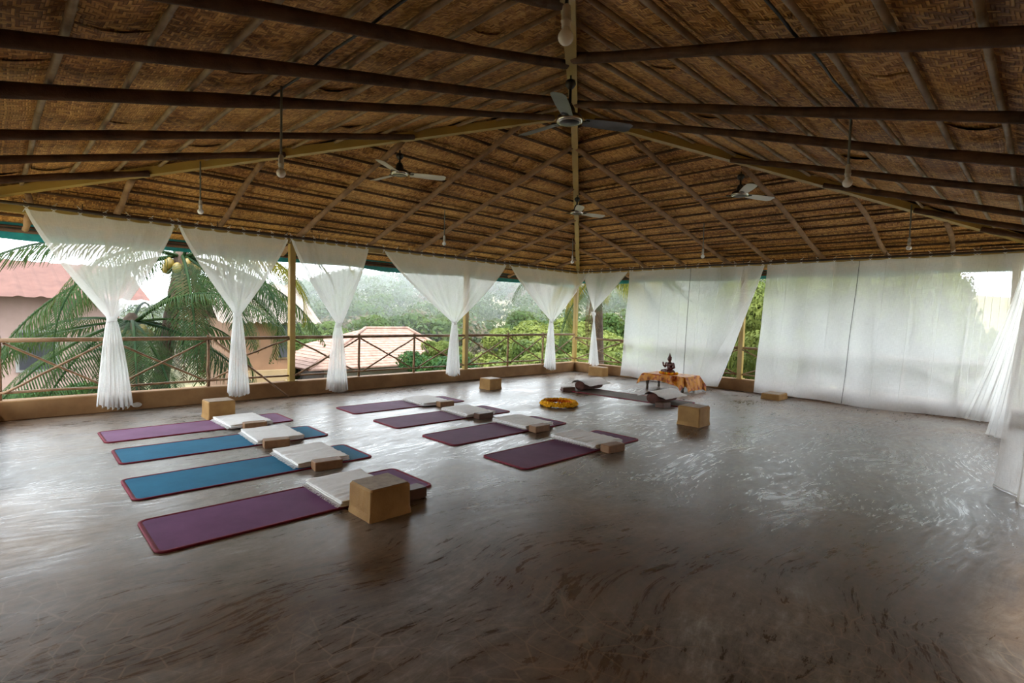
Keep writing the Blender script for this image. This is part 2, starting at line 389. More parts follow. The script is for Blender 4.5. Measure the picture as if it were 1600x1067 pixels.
# ------------------------------------------------------------------ roof: shell, panels, battens, rafters, hips
random.seed(11)
CE = {}
for k, F in FAC.items():
    mb = MB(); D = F.Smax
    mb.quad(F.P(0, 0, .21), F.P(-F.kl*D, D, .21), F.P(F.kh*D, D, .21))
    mb.quad(F.P(0, 0, .25), F.P(F.kh*D, D, .25), F.P(-F.kl*D, D, .25))
    mb.quad(F.P(-F.kl*D, D, .21), F.P(-F.kl*D, D, .25), F.P(F.kh*D, D, .25), F.P(F.kh*D, D, .21))
    CE[k] = tag(link('ceiling', mb.mesh('ceiling', M['roof_back'])), 'roof slope of woven bamboo matting on poles', kind='structure')
    sp = dict(FL=.325, FR=.322, NL=.375, NR=.335)[k]
    off = dict(FL=.13, FR=.17, NL=.0, NR=.18)[k]
    ds = []; dd = F.S - (-off if k in ('NL',) else off)
    while dd < F.Smax-.1: dd += sp
    dd = min(dd, F.Smax-.02)
    while dd > .12: ds.append(dd); dd -= sp
    ds.append(.0)
    near = k[0] == 'N'
    # woven panels between battens
    for bi in range(len(ds)-1):
        d1, d0 = ds[bi], ds[bi+1]
        if bi == 0: d1 = F.Smax
        lo, hi = -F.kl*d1, F.kh*d1
        e = lo - random.uniform(0, 1.2)
        while e < hi:
            e2 = e + random.uniform(1.5, 2.0)
            if e2 > hi-.5: e2 = hi
            a0, b0 = max(e-.03, -F.kl*d1), min(e2+.03, F.kh*d1)
            a1, b1 = max(e-.03, -F.kl*d0), min(e2+.03, F.kh*d0)
            if b0-a0 > .06:
                if b1 <= a1: a1 = b1 = (max(min((a1+b1)/2, F.kh*d0), -F.kl*d0))
                sag = random.uniform(.018, .045); lift = random.uniform(.0, .012); ph = random.uniform(0, 9)
                def fn(u_, v_):
                    d_ = d1+.025+(d0-d1-.04)*v_; ee = (a0+(b0-a0)*u_)*(1-v_)+(a1+(b1-a1)*u_)*v_
                    dz = .128+lift - sag*math.sin(PI*v_)+.02*(1-v_) + .012*math.sin(ee*3.1+ph+v_*2)*math.sin(PI*v_)
                    return F.P(ee, d_, dz)
                pm = MB().grid(fn, 8, 5)
                uvs = []
                for jj in range(6):
                    for ii in range(9):
                        v_, u_ = jj/5, ii/8
                        uvs.append(((a0+(b0-a0)*u_)*(1-v_)+(a1+(b1-a1)*u_)*v_, d1+(d0-d1)*v_))
                pm.uv = uvs
                part('woven_panel', pm, M['mat'], CE[k], True)
            e = e2
            if e2 >= hi: break
    # battens
    for bi, dd in enumerate(ds[:-1]):
        lo, hi = -F.kl*dd, F.kh*dd
        n = max(6, int((hi-lo)/.45)); r0 = random.uniform(.016, .021) if near else random.uniform(.014, .019)
        pts = []; rad = []
        sd_ = random.uniform(0, 90)
        for i in range(n+1):
            e = lo+(hi-lo)*i/n
            pts.append(F.P(e, dd+.03*mnoise.noise((e*.55, sd_, 0)), .092+.012*mnoise.noise((e*.8, sd_, 5))))
            rad.append(r0*(1+.12*mnoise.noise((e*1.3, sd_, 9))))
            if near and 0 < i < n:   # bamboo node ring
                t_ = pts[-1]; dx = F.P(1, dd)-F.P(0, dd)
                pts += [t_+dx*.018, t_+dx*.036]; rad += [r0*1.16, r0]
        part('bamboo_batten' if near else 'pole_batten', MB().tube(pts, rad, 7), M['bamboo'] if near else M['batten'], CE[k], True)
    # rafters (e, e at wall -> apex side)
    RA = dict(NL=[(1.15,1.2),(1.95,2.0),(2.62,2.78),(3.26,3.72),(4.12,4.36),(5.21,5.40),(6.22,6.30),(7.25,7.2)],
              NR=[(.95,1.0),(1.9,2.0),(2.85,3.2),(3.98,4.55),(5.1,5.35),(6.3,6.75),(7.65,7.76),(8.8,8.8),(9.6,9.6)],
              FL=[(.33,.33),(1.14,1.17),(2.33,2.27),(3.47,3.56),(4.71,4.66),(5.67,5.71),(6.66,6.72),(7.72,7.75),(8.75,8.75),(9.65,9.65)],
              FR=[(7.2,7.22),(6.38,6.33),(5.45,5.5),(4.55,4.65),(3.74,3.86),(2.83,2.87),(1.9,1.92),(1.05,1.07)])[k]
    ctr = AY if k in ('NL', 'FR') else AX
    for ew, ea in RA:
        e0, e1 = ew-ctr, ea-ctr
        dt = max(.12, (abs(e1)+.06)/(F.kl if e1 < 0 else F.kh))
        db = F.S+OVER*(.86 if not near else .8)
        if db-dt < .35: dt = db-.5
        n = 18; pts = []; rad = []; sd_ = random.uniform(0, 99)
        r0 = random.uniform(.034, .041) if near else random.uniform(.032, .038)
        for i in range(n+1):
            t_ = i/n; dd = db+(dt-db)*t_; ee = e0+(e1-e0)*t_ + .055*mnoise.noise((t_*2.2, sd_, 1))
            lim = dd*(F.kl if ee < 0 else F.kh)-.03
            pts.append(F.P(max(-lim, min(lim, ee)), dd, .022+.015*mnoise.noise((t_*2.5, sd_, 4))))
            rad.append(r0*(1.08-.16*t_)*(1+.28*mnoise.noise((t_*7, sd_, 7))))
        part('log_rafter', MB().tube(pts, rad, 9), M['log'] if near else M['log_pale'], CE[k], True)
# hip beams: painted box sections from apex to the four corners
def hip(px, py, parent):
    dx, dy = px-AX, py-AY; L = math.hypot(dx, dy); ux, uy = dx/L, dy/L; nx, ny = -uy, ux
    ext = 1.16 if (px > 1 or py > 1) else 1.1
    mb = MB(); rings = []
    for t_ in (0.01, ext):
        cx, cy = AX+dx*t_, AY+dy*t_; z = AZ+(HE-AZ)*t_
        rings.append([(cx+nx*a, cy+ny*a, z+b_) for a, b_ in ((-.042, 0), (.042, 0), (.042, .09), (-.042, .09))])
    mb.loft(rings); part('hip_beam', mb, M['post'], parent)
hip(X1, Y1, CE['FL']); hip(X0, Y1, CE['NL']); hip(X1, Y0, CE['FR']); hip(X0, Y0, CE['NR'])
part('apex_plate', MB().box(-.11, .11, -.11, .11, AZ-.012, AZ+.0), M['post'], CE['FL'], loc=(AX, AY, 0))
# eave trim: teal tarpaulin lip and wooden fascia
for k in ('FL', 'FR', 'NL', 'NR'):
    F = FAC[k]; D = F.Smax
    a, c = -F.kl*D, F.kh*D
    mb = MB(); n = 60
    def fn(u_, v_):
        e = a+(c-a)*u_; return F.P(e, D+.012+.015*math.sin(e*5)*v_, .27-.31*v_-.02*math.sin(e*2.3)*v_)
    mb.grid(fn, n, 3); part('tarp_edge', mb, M['teal_tarp'], CE[k], True)
    part('eave_pole', MB().tube([F.P(a, D-.02, .045), F.P(0, D-.02, .04), F.P(c, D-.02, .045)], .025, 8), M['batten'], CE[k], True)

# wall-top beams (painted steel), one per side
for i, (x0, x1, y0, y1) in enumerate(((X0-.1, X1+.17, Y1+.07, Y1+.13), (X1+.07, X1+.13, Y0-.1, Y1+.06), (X0-.13, X0-.07, Y0-.1, Y1+.06), (X0-.1, X1+.06, Y0-.16, Y0-.1))):
    tag(link('trim_%d' % (i+1), MB().box(x0, x1, y0, y1, HE-.14, HE-.05).mesh('trim', M['post'])), kind='structure')

# ------------------------------------------------------------------ posts
def post(x, y, label):
    t = thing('support_post', label, 'post', (x, y, PH-.001))
    part('shaft', MB().box(-.045, .045, -.045, .045, 0, HE-.141-PH, .006), M['post'], t)
    part('base_plate', MB().box(-.075, .075, -.075, .075, 0, .012), M['post'], t)
post(3.35, Y1+.1, 'ochre painted steel post between the second and third bays of tied curtains by the palm')
post(6.88, Y1+.1, 'ochre painted steel post beside dark green tree and long tied curtain')
post(X1+.1, Y1+.1, 'ochre painted corner post where the two railings meet')
post(X1+.1, 4.185, 'ochre painted post in the gap between two broad flat curtains')
post(X1+.1, .35, 'ochre painted post behind the wind-blown curtains at the corner')

# ------------------------------------------------------------------ railings
def stick(name, a, b_, r, t, mat='rail', sag=.0):
    a, b_ = Vector(a), Vector(b_); n = 6; sd_ = random.uniform(0, 50); pts = []
    for i in range(n+1):
        p = a.lerp(b_, i/n); k_ = .012 if 0 < i < n else 0
        pts.append(p+Vector((k_*mnoise.noise((i*.7, sd_, 0)), k_*mnoise.noise((i*.7, sd_, 3)), k_*mnoise.noise((i*.7, sd_, 6))-sag*math.sin(PI*i/n))))
    return part(name, MB().tube(pts, [r*(1.05-.1*i/n) for i in range(n+1)], 7), M[mat], t, True)
def railing(label, mapf, ticks, posts, ztop, zbot, skip=(), a0=None, a1=None):
    o = mapf(ticks[0], 0); t = thing('railing', label, 'railing', (0, 0, 0))
    for a, b_ in zip(posts[:-1], posts[1:]):
        stick('top_rail', mapf(a, .0, ztop), mapf(b_, .0, ztop), .026, t)
        stick('bottom_rail', mapf(a, .0, zbot), mapf(b_, .0, zbot), .016, t)
    for a in ticks:
        if a not in posts: stick('upright', mapf(a, .02, PH), mapf(a, .02, ztop+.05), .021, t)
    for a, b_ in zip(ticks[:-1], ticks[1:]):
        if (a, b_) in skip: continue
        e = .035
        stick('cross_brace', mapf(a+e, -.035, zbot), mapf(b_-e, -.035, ztop-.03), .014, t)
        stick('cross_brace', mapf(a+e, .04, ztop-.03), mapf(b_-e, .04, zbot), .014, t)
    return t
mapL = lambda a, dd, z=0: (a, Y1+.09+dd, z)
mapR = lambda a, dd, z=0: (X1+.09+dd, a, z)
mapB = lambda a, dd, z=0: (X0-.15-dd, a, z)
mapF = lambda a, dd, z=0: (a, Y0-.15-dd, z)
rl = railing('bamboo railing with crossed braces in front of palms and houses', mapL, [.05, 1.05, 2.18, 3.35, 4.515, 5.645, 6.88, 8.105, 9.25, X1+.09], [-.05, 3.35, 6.88, X1+.09], .915, .315, skip=((2.18, 3.35),))
# the broken bay: half a brace still nailed on, the other fallen across the low wall
stick('cross_brace', mapL(2.56, -.02, .62), mapL(3.33, -.02, .90), .014, rl)
stick('fallen_brace', (2.22, Y1+.05, .90), (3.22, Y1-.135, .018), .014, rl)
stick('cross_brace', mapL(2.2, .03, .315), mapL(2.62, .03, .50), .014, rl)
railing('bamboo railing with crossed braces behind the broad flat curtains', mapR, [.35, 1.6, 2.9, 4.185, 5.5, 6.86, X1-2.03], [.35, 4.185, X1-2.03], .835, .315)
railing('short bamboo railing on the side facing away from the houses', mapB, [5.3, 6.3, 7.3, 8.25], [5.3, 8.25], .915, .315)
railing('short bamboo railing behind the blown curtains', mapF, [8.95, 9.65, X1], [8.95, X1], .915, .315)

# ------------------------------------------------------------------ curtain rods and curtains
ZR = 2.455
def rod(a, b_, label):
    t = thing('curtain_rod', label, 'curtain rod', a)
    L = Vector(b_)-Vector(a); n = 24; sd_ = random.uniform(0, 9)
    part('pole', MB().tube([L*(i/n)+Vector((0, 0, .008*mnoise.noise((i*.4, sd_, 0)))) for i in range(n+1)], .02, 8), M['rod'], t, True)
    for i in range(7):
        p = L*((i+.5)/7); part('hanger', MB().tube([p+Vector((0, 0, .01)), p+Vector((0, 0, .09))], .006, 5), M['rod'], t)
rod((X0, Y1-.04, ZR), (X1-.03, Y1-.04, ZR), 'dark curtain pole above the row of tied curtains')
rod((X1-.04, Y0, ZR), (X1-.04, Y1-.07, ZR), 'dark curtain pole above the broad flat curtains')
rod((3.0, Y0-.11, ZR), (X1-.08, Y0-.09, ZR), 'dark curtain pole carrying the wind-blown curtains')
tieme = MB()
tieme.tube([(.026*math.sin(2*PI*i/10), 0, .026*math.cos(2*PI*i/10)) for i in range(11)], .0045, 5)
tieme.tube([(0, 0, -.026), (.012, .012, -.05), (.03, .016, -.085)], .004, 5); tieme.tube([(0, 0, -.026), (-.014, .01, -.045), (-.026, .014, -.07)], .004, 5)
tieme.tube([(0, 0, .028), (.018, .006, .045), (.03, .008, .06)], .004, 5)
tieme = tieme.mesh('tie', M['tie'])
CWL = lambda a, dd, z: Vector((a, Y1-.045-dd, z))
CWR = lambda a, dd, z: Vector((X1-.045-dd, a, z))
def CW5(a, dd, z):
    if a <= 10.2: return CWL(a, dd, z)
    q = min(1, (a-10.2)/.12); return Vector((10.2+.06*q-dd*q, Y1-.045-dd*(1-q)-(a-10.2)*q, z))
def add_ties(t, mp, a0, a1, z, n, along):
    for i in range(n):
        a = a0+(a1-a0)*(i/(n-1) if n > 1 else .5)
        link('tie', tieme, t, mp(a, 0, z)-Vector(t.location), along + (0 if i % 2 else PI))
def tied_curtain(label, mp, a0, a1, ka, kz, b0, b1, bz, along, slant=0.0, seed=1, nt_=7, pl=5, g=1.22, group='tied white curtains'):
    rs = random.Random(seed); base = mp((a0+a1)/2, 0, bz)
    t = thing('curtain', label, 'curtain', tuple(base), 0, None)
    zt = ZR-.045; nr, nc = 34, 64; W = abs(a1-a0); kw = .045; band = .10
    ph = [rs.uniform(0, 6) for _ in range(5)]
    def cloth(u_, v_):
        z = zt+(kz-zt)*v_
        gg = v_**g
        L = a0+(ka-kw-a0)*gg; R = a1+(ka+kw-a1)*gg
        bnd = min(band*(.35+.8*v_), (R-L)*.32)
        if u_ < .09:   q = u_/.09; a = L+bnd*(1-q); dd = .050-.022*q
        elif u_ > .91: q = (u_-.91)/.09; a = R-bnd*q; dd = .028+.022*q
        else:
            s_ = (u_-.09)/.82; s2 = s_ + .018*math.sin(9*s_+ph[3])*v_
            a = L+(R-L)*max(0, min(1, s2))
            amp = .006+.018*math.sin(PI*min(1, v_*1.05))+.010*v_
            fold = math.sin(2*PI*pl*s_+ph[0]) + .6*math.sin(2*PI*(pl*1.7)*s_+ph[1]+1.2*v_)
            dd = .012 + amp*.7*fold*min(1, 4*s_*(1-s_)+.2) + .016*min(1, abs(s_-.5)*2)**2
        if v_ < .001:
            s3 = (a-a0)/(a1-a0)
            z -= .014*abs(math.sin(PI*(nt_-1)*s3))
        return mp(a, dd+.01+.03*v_, z)-base
    mb = MB().grid(cloth, nc, nr)
    mb.uv = [(i/nc*W, j/nr*1.3) for j in range(nr+1) for i in range(nc+1)]
    part('drape', mb, M['curtain'], t, True)
    # tail below the knot
    npl = 7
    def tail(u_, v_):
        e = v_**.75
        z = kz+(bz-kz)*v_
        c0, c1 = ka-kw+(b0-ka+kw)*e, ka+kw+(b1-ka-kw)*e
        sq = u_+.03*math.sin(2*PI*npl*u_*2+ph[2])
        a = c0+(c1-c0)*sq
        dd = .045+(.018+.026*e)*math.sin(2*PI*npl*u_+ph[2])+.014*math.sin(2*PI*2.3*u_+ph[4])
        z += v_**3*(slant*(u_-.5)+.022*math.sin(2*PI*npl*u_+ph[1])-.035*math.sin(PI*u_))
        return mp(a, dd, z)-base
    mb = MB().grid(tail, 70, 22); mb.uv = [(i/70*.9, j/22) for j in range(23) for i in range(71)]
    part('tail', mb, M['curtain'], t, True)
    kb = MB(); kc = mp(ka, .045, kz)-base; ax = mp(1, 0, 0)-mp(0, 0, 0); dx = mp(0, 1, 0)-mp(0, 0, 0)
    rings = []
    for zz, s_ in ((.035, .9), (.022, 1.12), (0, 1.0), (-.022, 1.12), (-.035, .9)):
        rings.append([kc+ax*(.052*s_*math.cos(q*PI/8))+dx*(.042*s_*math.sin(q*PI/8))+Vector((0, 0, zz+.008*math.cos(q*PI/8))) for q in range(16)])
    kb.loft(rings); part('knot', kb, M['curtain'], t, True)
    add_ties(t, mp, a0+.02, a1-.02, ZR, nt_, along)
    return t
tied_curtain('white tied curtain with a wide swag, fifth along from the railing corner', CWL, .28, 1.74, 1.06, 1.18, .90, 1.26, .09, 0, -.05, 3, 7)
tied_curtain('white tied curtain, fourth along from the railing corner', CWL, 1.78, 3.22, 2.50, 1.265, 2.37, 2.65, .13, 0, .0, 4, 8)
tied_curtain('white tied curtain, third along from the railing corner, beside the ochre post', CWL, 3.26, 4.57, 4.04, 1.13, 3.86, 4.22, .06, 0, -.05, 5, 8, 6)
tied_curtain('white tied curtain with the longest swag, second along from the railing corner', CWL, 4.86, 7.81, 6.43, 1.17, 6.27, 6.56, .18, 0, -.03, 6, 12, 7)
tied_curtain('white tied curtain hanging next to the railing corner in front of the bright bushes', CW5, 7.93, 10.58, 9.30, 1.235, 9.14, 9.50, .14, 0, -.03, 7, 10, 6)
tied_curtain('narrow white tied curtain whose tail hangs over a small concrete block', CWR, 7.98, 6.70, 7.62, 1.44, 7.70, 7.43, .245, PI/2, 0, 8, 6, 4, 1.1)
def flat_curtain(label, corner, nc, nr, seam=None, ties=None, hem=True):
    """corner(u, v) -> world point; u across, v down"""
    base = corner(.5, 1.0)
    t = thing('curtain', label, 'curtain', tuple(base))
    mb = MB().grid(lambda u_, v_: corner(u_, v_)-base, nc, nr)
    w_ = (corner(0, 0)-corner(1, 0)).length
    mb.uv = [(i/nc*w_, j/nr*2.4) for j in range(nr+1) for i in range(nc+1)]
    part('drape', mb, M['curtain'], t, True)
    if seam:
        for s_ in seam:
            part('seam', MB().tube([corner(s_, j/30)-base+Vector((-.006, 0, 0)) for j in range(31)], .0045, 5), M['seam'], t, True)
    for k_ in range(1, 8):
        s_ = k_/8
        part('stitched_join', MB().tube([corner(s_, j/20)-base+Vector((-.004, 0, 0)) for j in range(21)], .0035, 4), M['curtain'], t, True)
    if hem:
        part('hem', MB().tube([corner(i/40, 1.0)-base for i in range(41)], .007, 5), M['curtain'], t, True)
    if ties:
        mp, a0, a1, n, al = ties; add_ties(t, mp, a0, a1, ZR, n, al)
    return t
zt = ZR-.04
def ripple(a, v_, s_, amp=.02): return amp*(.3+v_)*(math.sin(a*5.3+s_)+.6*math.sin(a*11.7+2*s_+v_*1.3)) + .010*mnoise.noise((a*2.5, v_*3, s_))*4
# 7: broad flat curtain behind the altar, its free edge turned back
def c7(u_, v_):
    R = 3.76+.74*v_**1.05
    L = 6.68+.10*v_
    if u_ < .86:
        s_ = u_/.86; q_ = max(0, (s_-.5)/.5); a = L+(3.76-L)*s_+(R-3.76)*q_*q_*(3-2*q_); dd = .03+ripple(a, v_, 1.3, .02)
    else:
        q = (u_-.86)/.14; a = R+q*.36*v_; dd = .03+ripple(R, v_, 1.3, .012)+.075*math.sin(min(1, q*1.3)*PI/2)*v_
    z = zt-.012*abs(math.sin(PI*9*u_))*(v_ < .001)+(.035+.02*math.sin(a*3)-zt)*v_
    return CWR(a, dd+.05*v_, z)
flat_curtain('broad flat white curtain hanging behind the statue with one edge blown back', c7, 84, 30, (.435,), (CWR, 6.62, 3.80, 12, PI/2))
def c8(u_, v_):
    a = 3.70+(.765-3.70)*u_ + v_*(.12+.02*math.sin(u_*6))
    dd = .03+ripple(a, v_, 4.1, .018)
    z = zt-.010*abs(math.sin(PI*11*u_))*(v_ < .001)+(.03+.02*math.sin(u_*7)-.01*u_-zt)*v_
    return CWR(a, dd+.10*v_**1.5, z)
flat_curtain('widest flat white curtain with a dark seam down its middle', c8, 90, 30, (.495,), (CWR, 3.66, .80, 12, PI/2))
def c9(u_, v_):
    a = .80+(.16-.80)*u_+.10*v_*(1-u_); dd = .02+ripple(a, v_, 7.7, .006)
    return CWR(a, dd+.05*v_, zt+(.02-zt)*v_)
flat_curtain('narrow flat white curtain between the seamed curtain and the blown ones', c9, 24, 24, None, (CWR, .76, .2, 3, PI/2))
# blown curtains on the side next to the camera's right
def c10(u_, v_):
    top = Vector((10.24-.62*u_, Y0-.02+.10*(1-u_), zt))
    bot = Vector((10.20-.10*u_, .86-.37*u_, .02))
    e = v_**1.35; p = Vector((top.x+(bot.x-top.x)*v_, top.y+(bot.y-top.y)*e, zt+(.02-zt)*v_))
    p.y += .018*math.sin(u_*15+v_*2)*(.4+v_); p.x += .03*math.sin(u_*17)*v_ - .05*math.sin(PI*u_)*v_
    return p
flat_curtain('white curtain in the corner swept sideways in a long curve by the wind', c10, 40, 34, None, (lambda a, dd, z: Vector((a, Y0-.09, z)), 10.2, 9.65, 4, 0))
def c11(u_, v_):
    top = Vector((9.3-.75*u_, Y0-.05, zt)); bot = Vector((9.02-.32*u_, .46-.20*u_, .01))
    e = v_**1.2; p = Vector((top.x+(bot.x-top.x)*v_, top.y+(bot.y-top.y)*e, zt+(.01-zt)*v_))
    p.y += .02*math.sin(u_*14+1)*(.3+v_); return p
flat_curtain('white curtain hanging between the swept corner curtain and the one trailing on the floor', c11, 34, 30, None, (lambda a, dd, z: Vector((a, Y0-.09, z)), 9.28, 8.58, 4, 0))
def c12(u_, v_):
    top = Vector((8.3-3.2*u_, Y0-.06-.12*u_, zt)); bx = 6.12-2.3*u_
    by = .245-.46*(1-math.exp(-3.2*u_))
    p = Vector((top.x+(bx-top.x)*v_**.8, top.y+(by-top.y)*v_**.6, zt+(.012-zt)*v_))
    p.y += (.022*math.sin(u_*31+2*v_)*(.25+v_)+.03*max(0, v_-.85)/.15*math.sin(u_*19+1)**2)*min(1, u_*8+.15)
    return p
flat_curtain('white curtain whose hem trails on the bare cement floor at the open side', c12, 70, 36, None, (lambda a, dd, z: Vector((a, Y0-.09, z)), 8.25, 5.15, 9, 0))

# ------------------------------------------------------------------ yoga mats, blankets, bricks
def rrect(x0, x1, y0, y1, r, n=6):
    p = []
    for cx, cy, a in ((x1-r, y1-r, 0), (x0+r, y1-r, 1), (x0+r, y0+r, 2), (x1-r, y0+r, 3)):
        for i in range(n+1):
            q = (a+i/n)*PI/2; p.append((cx+r*math.cos(q), cy+r*math.sin(q)))
    return p
def yoga_mat(label, cx, cy, mat, rz=0.0, L=1.84, W=.60, group=None):
    t = thing('yoga_mat', label, 'yoga mat', (cx, cy, 0), rz, group)
    o = rrect(-L/2, L/2, -W/2, W/2, .06)
    i_ = rrect(-L/2+.012, L/2-.012, -W/2+.012, W/2-.012, .05)
    mb = MB().loft([[(p[0], p[1], z) for p in i_] for z in (.0005, .0085)]); part('foam_sheet', mb, M[mat], t)
    mb = MB(); prof = ((0, 0), (.012, .0), (.014, .0105), (.004, .0125), (-.003, .0105), (-.003, .0))
    pts = [Vector((p[0], p[1], 0)) for p in o]; n = len(pts); rings = []
    for k in range(n):
        nrm = (Vector(o[k]+(0,)) - Vector(i_[k]+(0,))).normalized()
        rings.append([Vector((i_[k][0], i_[k][1], 0))+nrm*(a) + Vector((0, 0, z)) for a, z in ((-.012, .0086), (.004, .0125), (.013, .010), (.014, 0), (-.012, .0))])
    rings.append(rings[0]); mb.loft(rings, cap=False); part('edge_binding', mb, M['edge_red'], t, True)
    return t
def blanket(label, cx, cy, w=.47, d=.62, h=.045, rz=0.0, seed=0, z0=.0128):
    t = thing('folded_blanket', label, 'blanket', (cx, cy, z0), rz)
    rs = random.Random(seed)
    for k in range(3):
        hh = h/3; mb = MB(); ox, oy = rs.uniform(-.008, .008), rs.uniform(-.008, .008)
        ww, dd = w/2-rs.uniform(0, .008), d/2-rs.uniform(0, .01)
        def fn(u_, v_):     # rounded pillow-like fold: closed cross-section swept along y
            q = u_*2*PI; ca, sa = math.cos(q), math.sin(q)
            x = ww*(abs(ca)**.25)*(1 if ca > 0 else -1); z = hh/2+hh*.5*(abs(sa)**.55)*(1 if sa > 0 else -1)
            y = -dd+2*dd*v_
            if sa > 0 and k == 2: z += .007*mnoise.noise((x*6, y*9, seed))+.0035*math.sin(y*70+5*mnoise.noise((x*5, y*3, seed)))*(.5+mnoise.noise((x*4, y*4, seed+3)))
            x += .006*mnoise.noise((y*9, k, seed))
            return (x+ox, y+oy+.006*mnoise.noise((x*10, k*3, seed+9)), z+k*hh)
        mb.grid(fn, 64, 48)
        n = 65
        mb._f(tuple(range(n-2, -1, -1))); mb._f(tuple(48*n+i for i in range(n-1)))
        part('fold', mb, M['blanket'], t, True)
    fr = MB()
    for i in range(46):     # fringe tassels on the two cut ends
        y = -d/2+.01+(d-.02)*i/45
        x = -w/2; fr.tube([(x+.01, y, h*.4), (x-.008, y+rs.uniform(-.004, .004), h*.22), (x-.02-rs.uniform(0, .008), y+rs.uniform(-.008, .008), .003)], .0024, 4)
    part('fringe', fr, M['fringe'], t)
    return t
def brick(label, cx, cy, rz=0.0, l=.235, w=.125, h=.078, z0=0.0, mat='brick'):
    t = link('yoga_brick', MB().box(-l/2, l/2, -w/2, w/2, 0, h, .006).mesh('yoga_brick', M[mat]), None, (cx, cy, z0), rz)
    tag(t, label, 'yoga brick'); return t
A = [('lilac yoga mat lying beside the railing', 1.69, 6.67, 'mat_lilac', -.01),
     ('teal blue yoga mat next to the lilac mat', 1.68, 5.72, 'mat_teal', -.03),
     ('teal blue yoga mat next to the violet mat by the large ochre block', 1.60, 4.65, 'mat_teal', -.012),
     ('violet yoga mat with bright red binding partly behind the large ochre block', 1.54, 3.625, 'mat_violet', -.012)]
B = [('plum yoga mat nearest the railing in the row of four plum mats', 4.30, 6.59, 'mat_plum', -.025),
     ('plum yoga mat second from the railing in the row of four plum mats', 4.26, 5.525, 'mat_plum', -.015),
     ('plum yoga mat third from the railing in the row of four plum mats', 4.27, 4.50, 'mat_plum', .005),
     ('plum yoga mat farthest from the railing in the row of four plum mats', 4.235, 3.435, 'mat_plum', -.005)]
for a in A+B: yoga_mat(*a)
bl = [('folded white blanket on the lilac mat', 2.09, 6.60, .02), ('folded white fringed blanket on the teal mat next to the lilac mat', 2.10, 5.70, -.06),
      ('folded white fringed blanket on the teal mat next to the violet mat', 2.06, 4.68, -.03), ('folded white fringed blanket on the violet mat behind the ochre block', 1.92, 3.62, -.02),
      ('folded white blanket on the plum mat nearest the railing', 4.66, 6.53, -.08), ('folded white blanket on the plum mat second from the railing', 4.62, 5.50, -.07),
      ('folded white blanket on the plum mat third from the railing', 4.70, 4.53, -.03), ('folded white blanket on the plum mat farthest from the railing', 4.61, 3.47, -.02)]
for i, (l_, x, y, r_) in enumerate(bl): blanket(l_, x, y, rz=r_, seed=i)
br = [('brown brick touching the blanket of the lilac mat', 2.10, 6.225, -.12, 'brick'), ('brown brick touching the blanket of the teal mat next to the lilac mat', 1.985, 5.285, -.2, 'brick'),
      ('brown brick touching the blanket of the teal mat next to the violet mat', 2.035, 4.285, -.14, 'brick'), ('dark brown brick half hidden behind the large ochre block', 2.155, 3.215, -.05, 'brick_dark'),
      ('brown brick touching the blanket of the plum mat nearest the railing', 4.71, 6.125, -.12, 'brick'), ('brown brick touching the blanket of the plum mat second from the railing', 4.565, 5.115, -.05, 'brick_dark'),
      ('brown brick touching the blanket of the plum mat third from the railing', 4.575, 4.135, -.05, 'brick'), ('brown brick touching the blanket of the plum mat farthest from the railing', 4.49, 3.045, -.15, 'brick')]
for l_, x, y, r_, mm in br: brick(l_, x, y, r_, mat=mm, z0=0)

# teacher's mat with two bolsters under blankets
yoga_mat('grey-brown yoga mat lying in front of the altar with a bolster at each end', 7.83, 5.13, 'mat_grey', PI/2+.05, 2.35, .62)
def bolster(label, cx, cy, rz, cl, bl_, seed):
    t = thing('bolster', label, 'bolster', (cx, cy, .0128), rz)
    L, R = .62, .105
    prof = [(.02, -L/2), (R*.8, -L/2+.004), (R, -L/2+.03), (R, L/2-.03), (R*.8, L/2-.004), (.02, L/2)]
    mb = MB().lathe(prof, 20); mb.v = [(z_, y_*1.15, max(0, x_*.82+R*.82)) for x_, y_, z_ in mb.v]
    part('cover', mb, M['bolster'], t, True)
    bt = thing('draped_blanket', bl_, 'blanket', (cx, cy, .0128), rz)
    def fn(u_, v_):
        x = (u_-.5)*.69; q = (v_-.5)*2; ang = q*1.35
        rr = R*1.15+.018; y = rr*math.sin(ang)*1.1; z = max(.006, R*.82+(R*.82+.016)*math.cos(ang)*1.02)
        if abs(q) > .8: y += (q-math.copysign(.8, q))*.55
        z += .010*mnoise.noise((x*9, q*3, seed)); x += .02*mnoise.noise((q*2, seed, 1))
        return (x, y+.012*mnoise.noise((x*6, q, seed)), z)
    for k in range(2):
        part('fold', MB().grid(lambda a, b_: Vector(fn(a, b_))+Vector((0, 0, .009*k)), 20, 28), M['blanket'], bt, True)
bolster('brown bolster at the grey-brown mat end nearer the railing corner', 7.93, 5.95, .03, 0, 'white blanket draped over the bolster nearer the railing corner', 2)
bolster('brown bolster at the grey-brown mat end nearer the lone ochre block', 7.72, 4.32, .0, 0, 'white blanket draped over the bolster nearer the lone ochre block', 5)
brick('dark brick beside the bolster nearer the railing corner', 7.46, 6.07, -.5, .24, .12, .075, mat='brick_dark')
brick('dark brick beside the bolster nearer the lone ochre block', 7.36, 4.10, -.1, .2, .15, .08, mat='brick_dark')

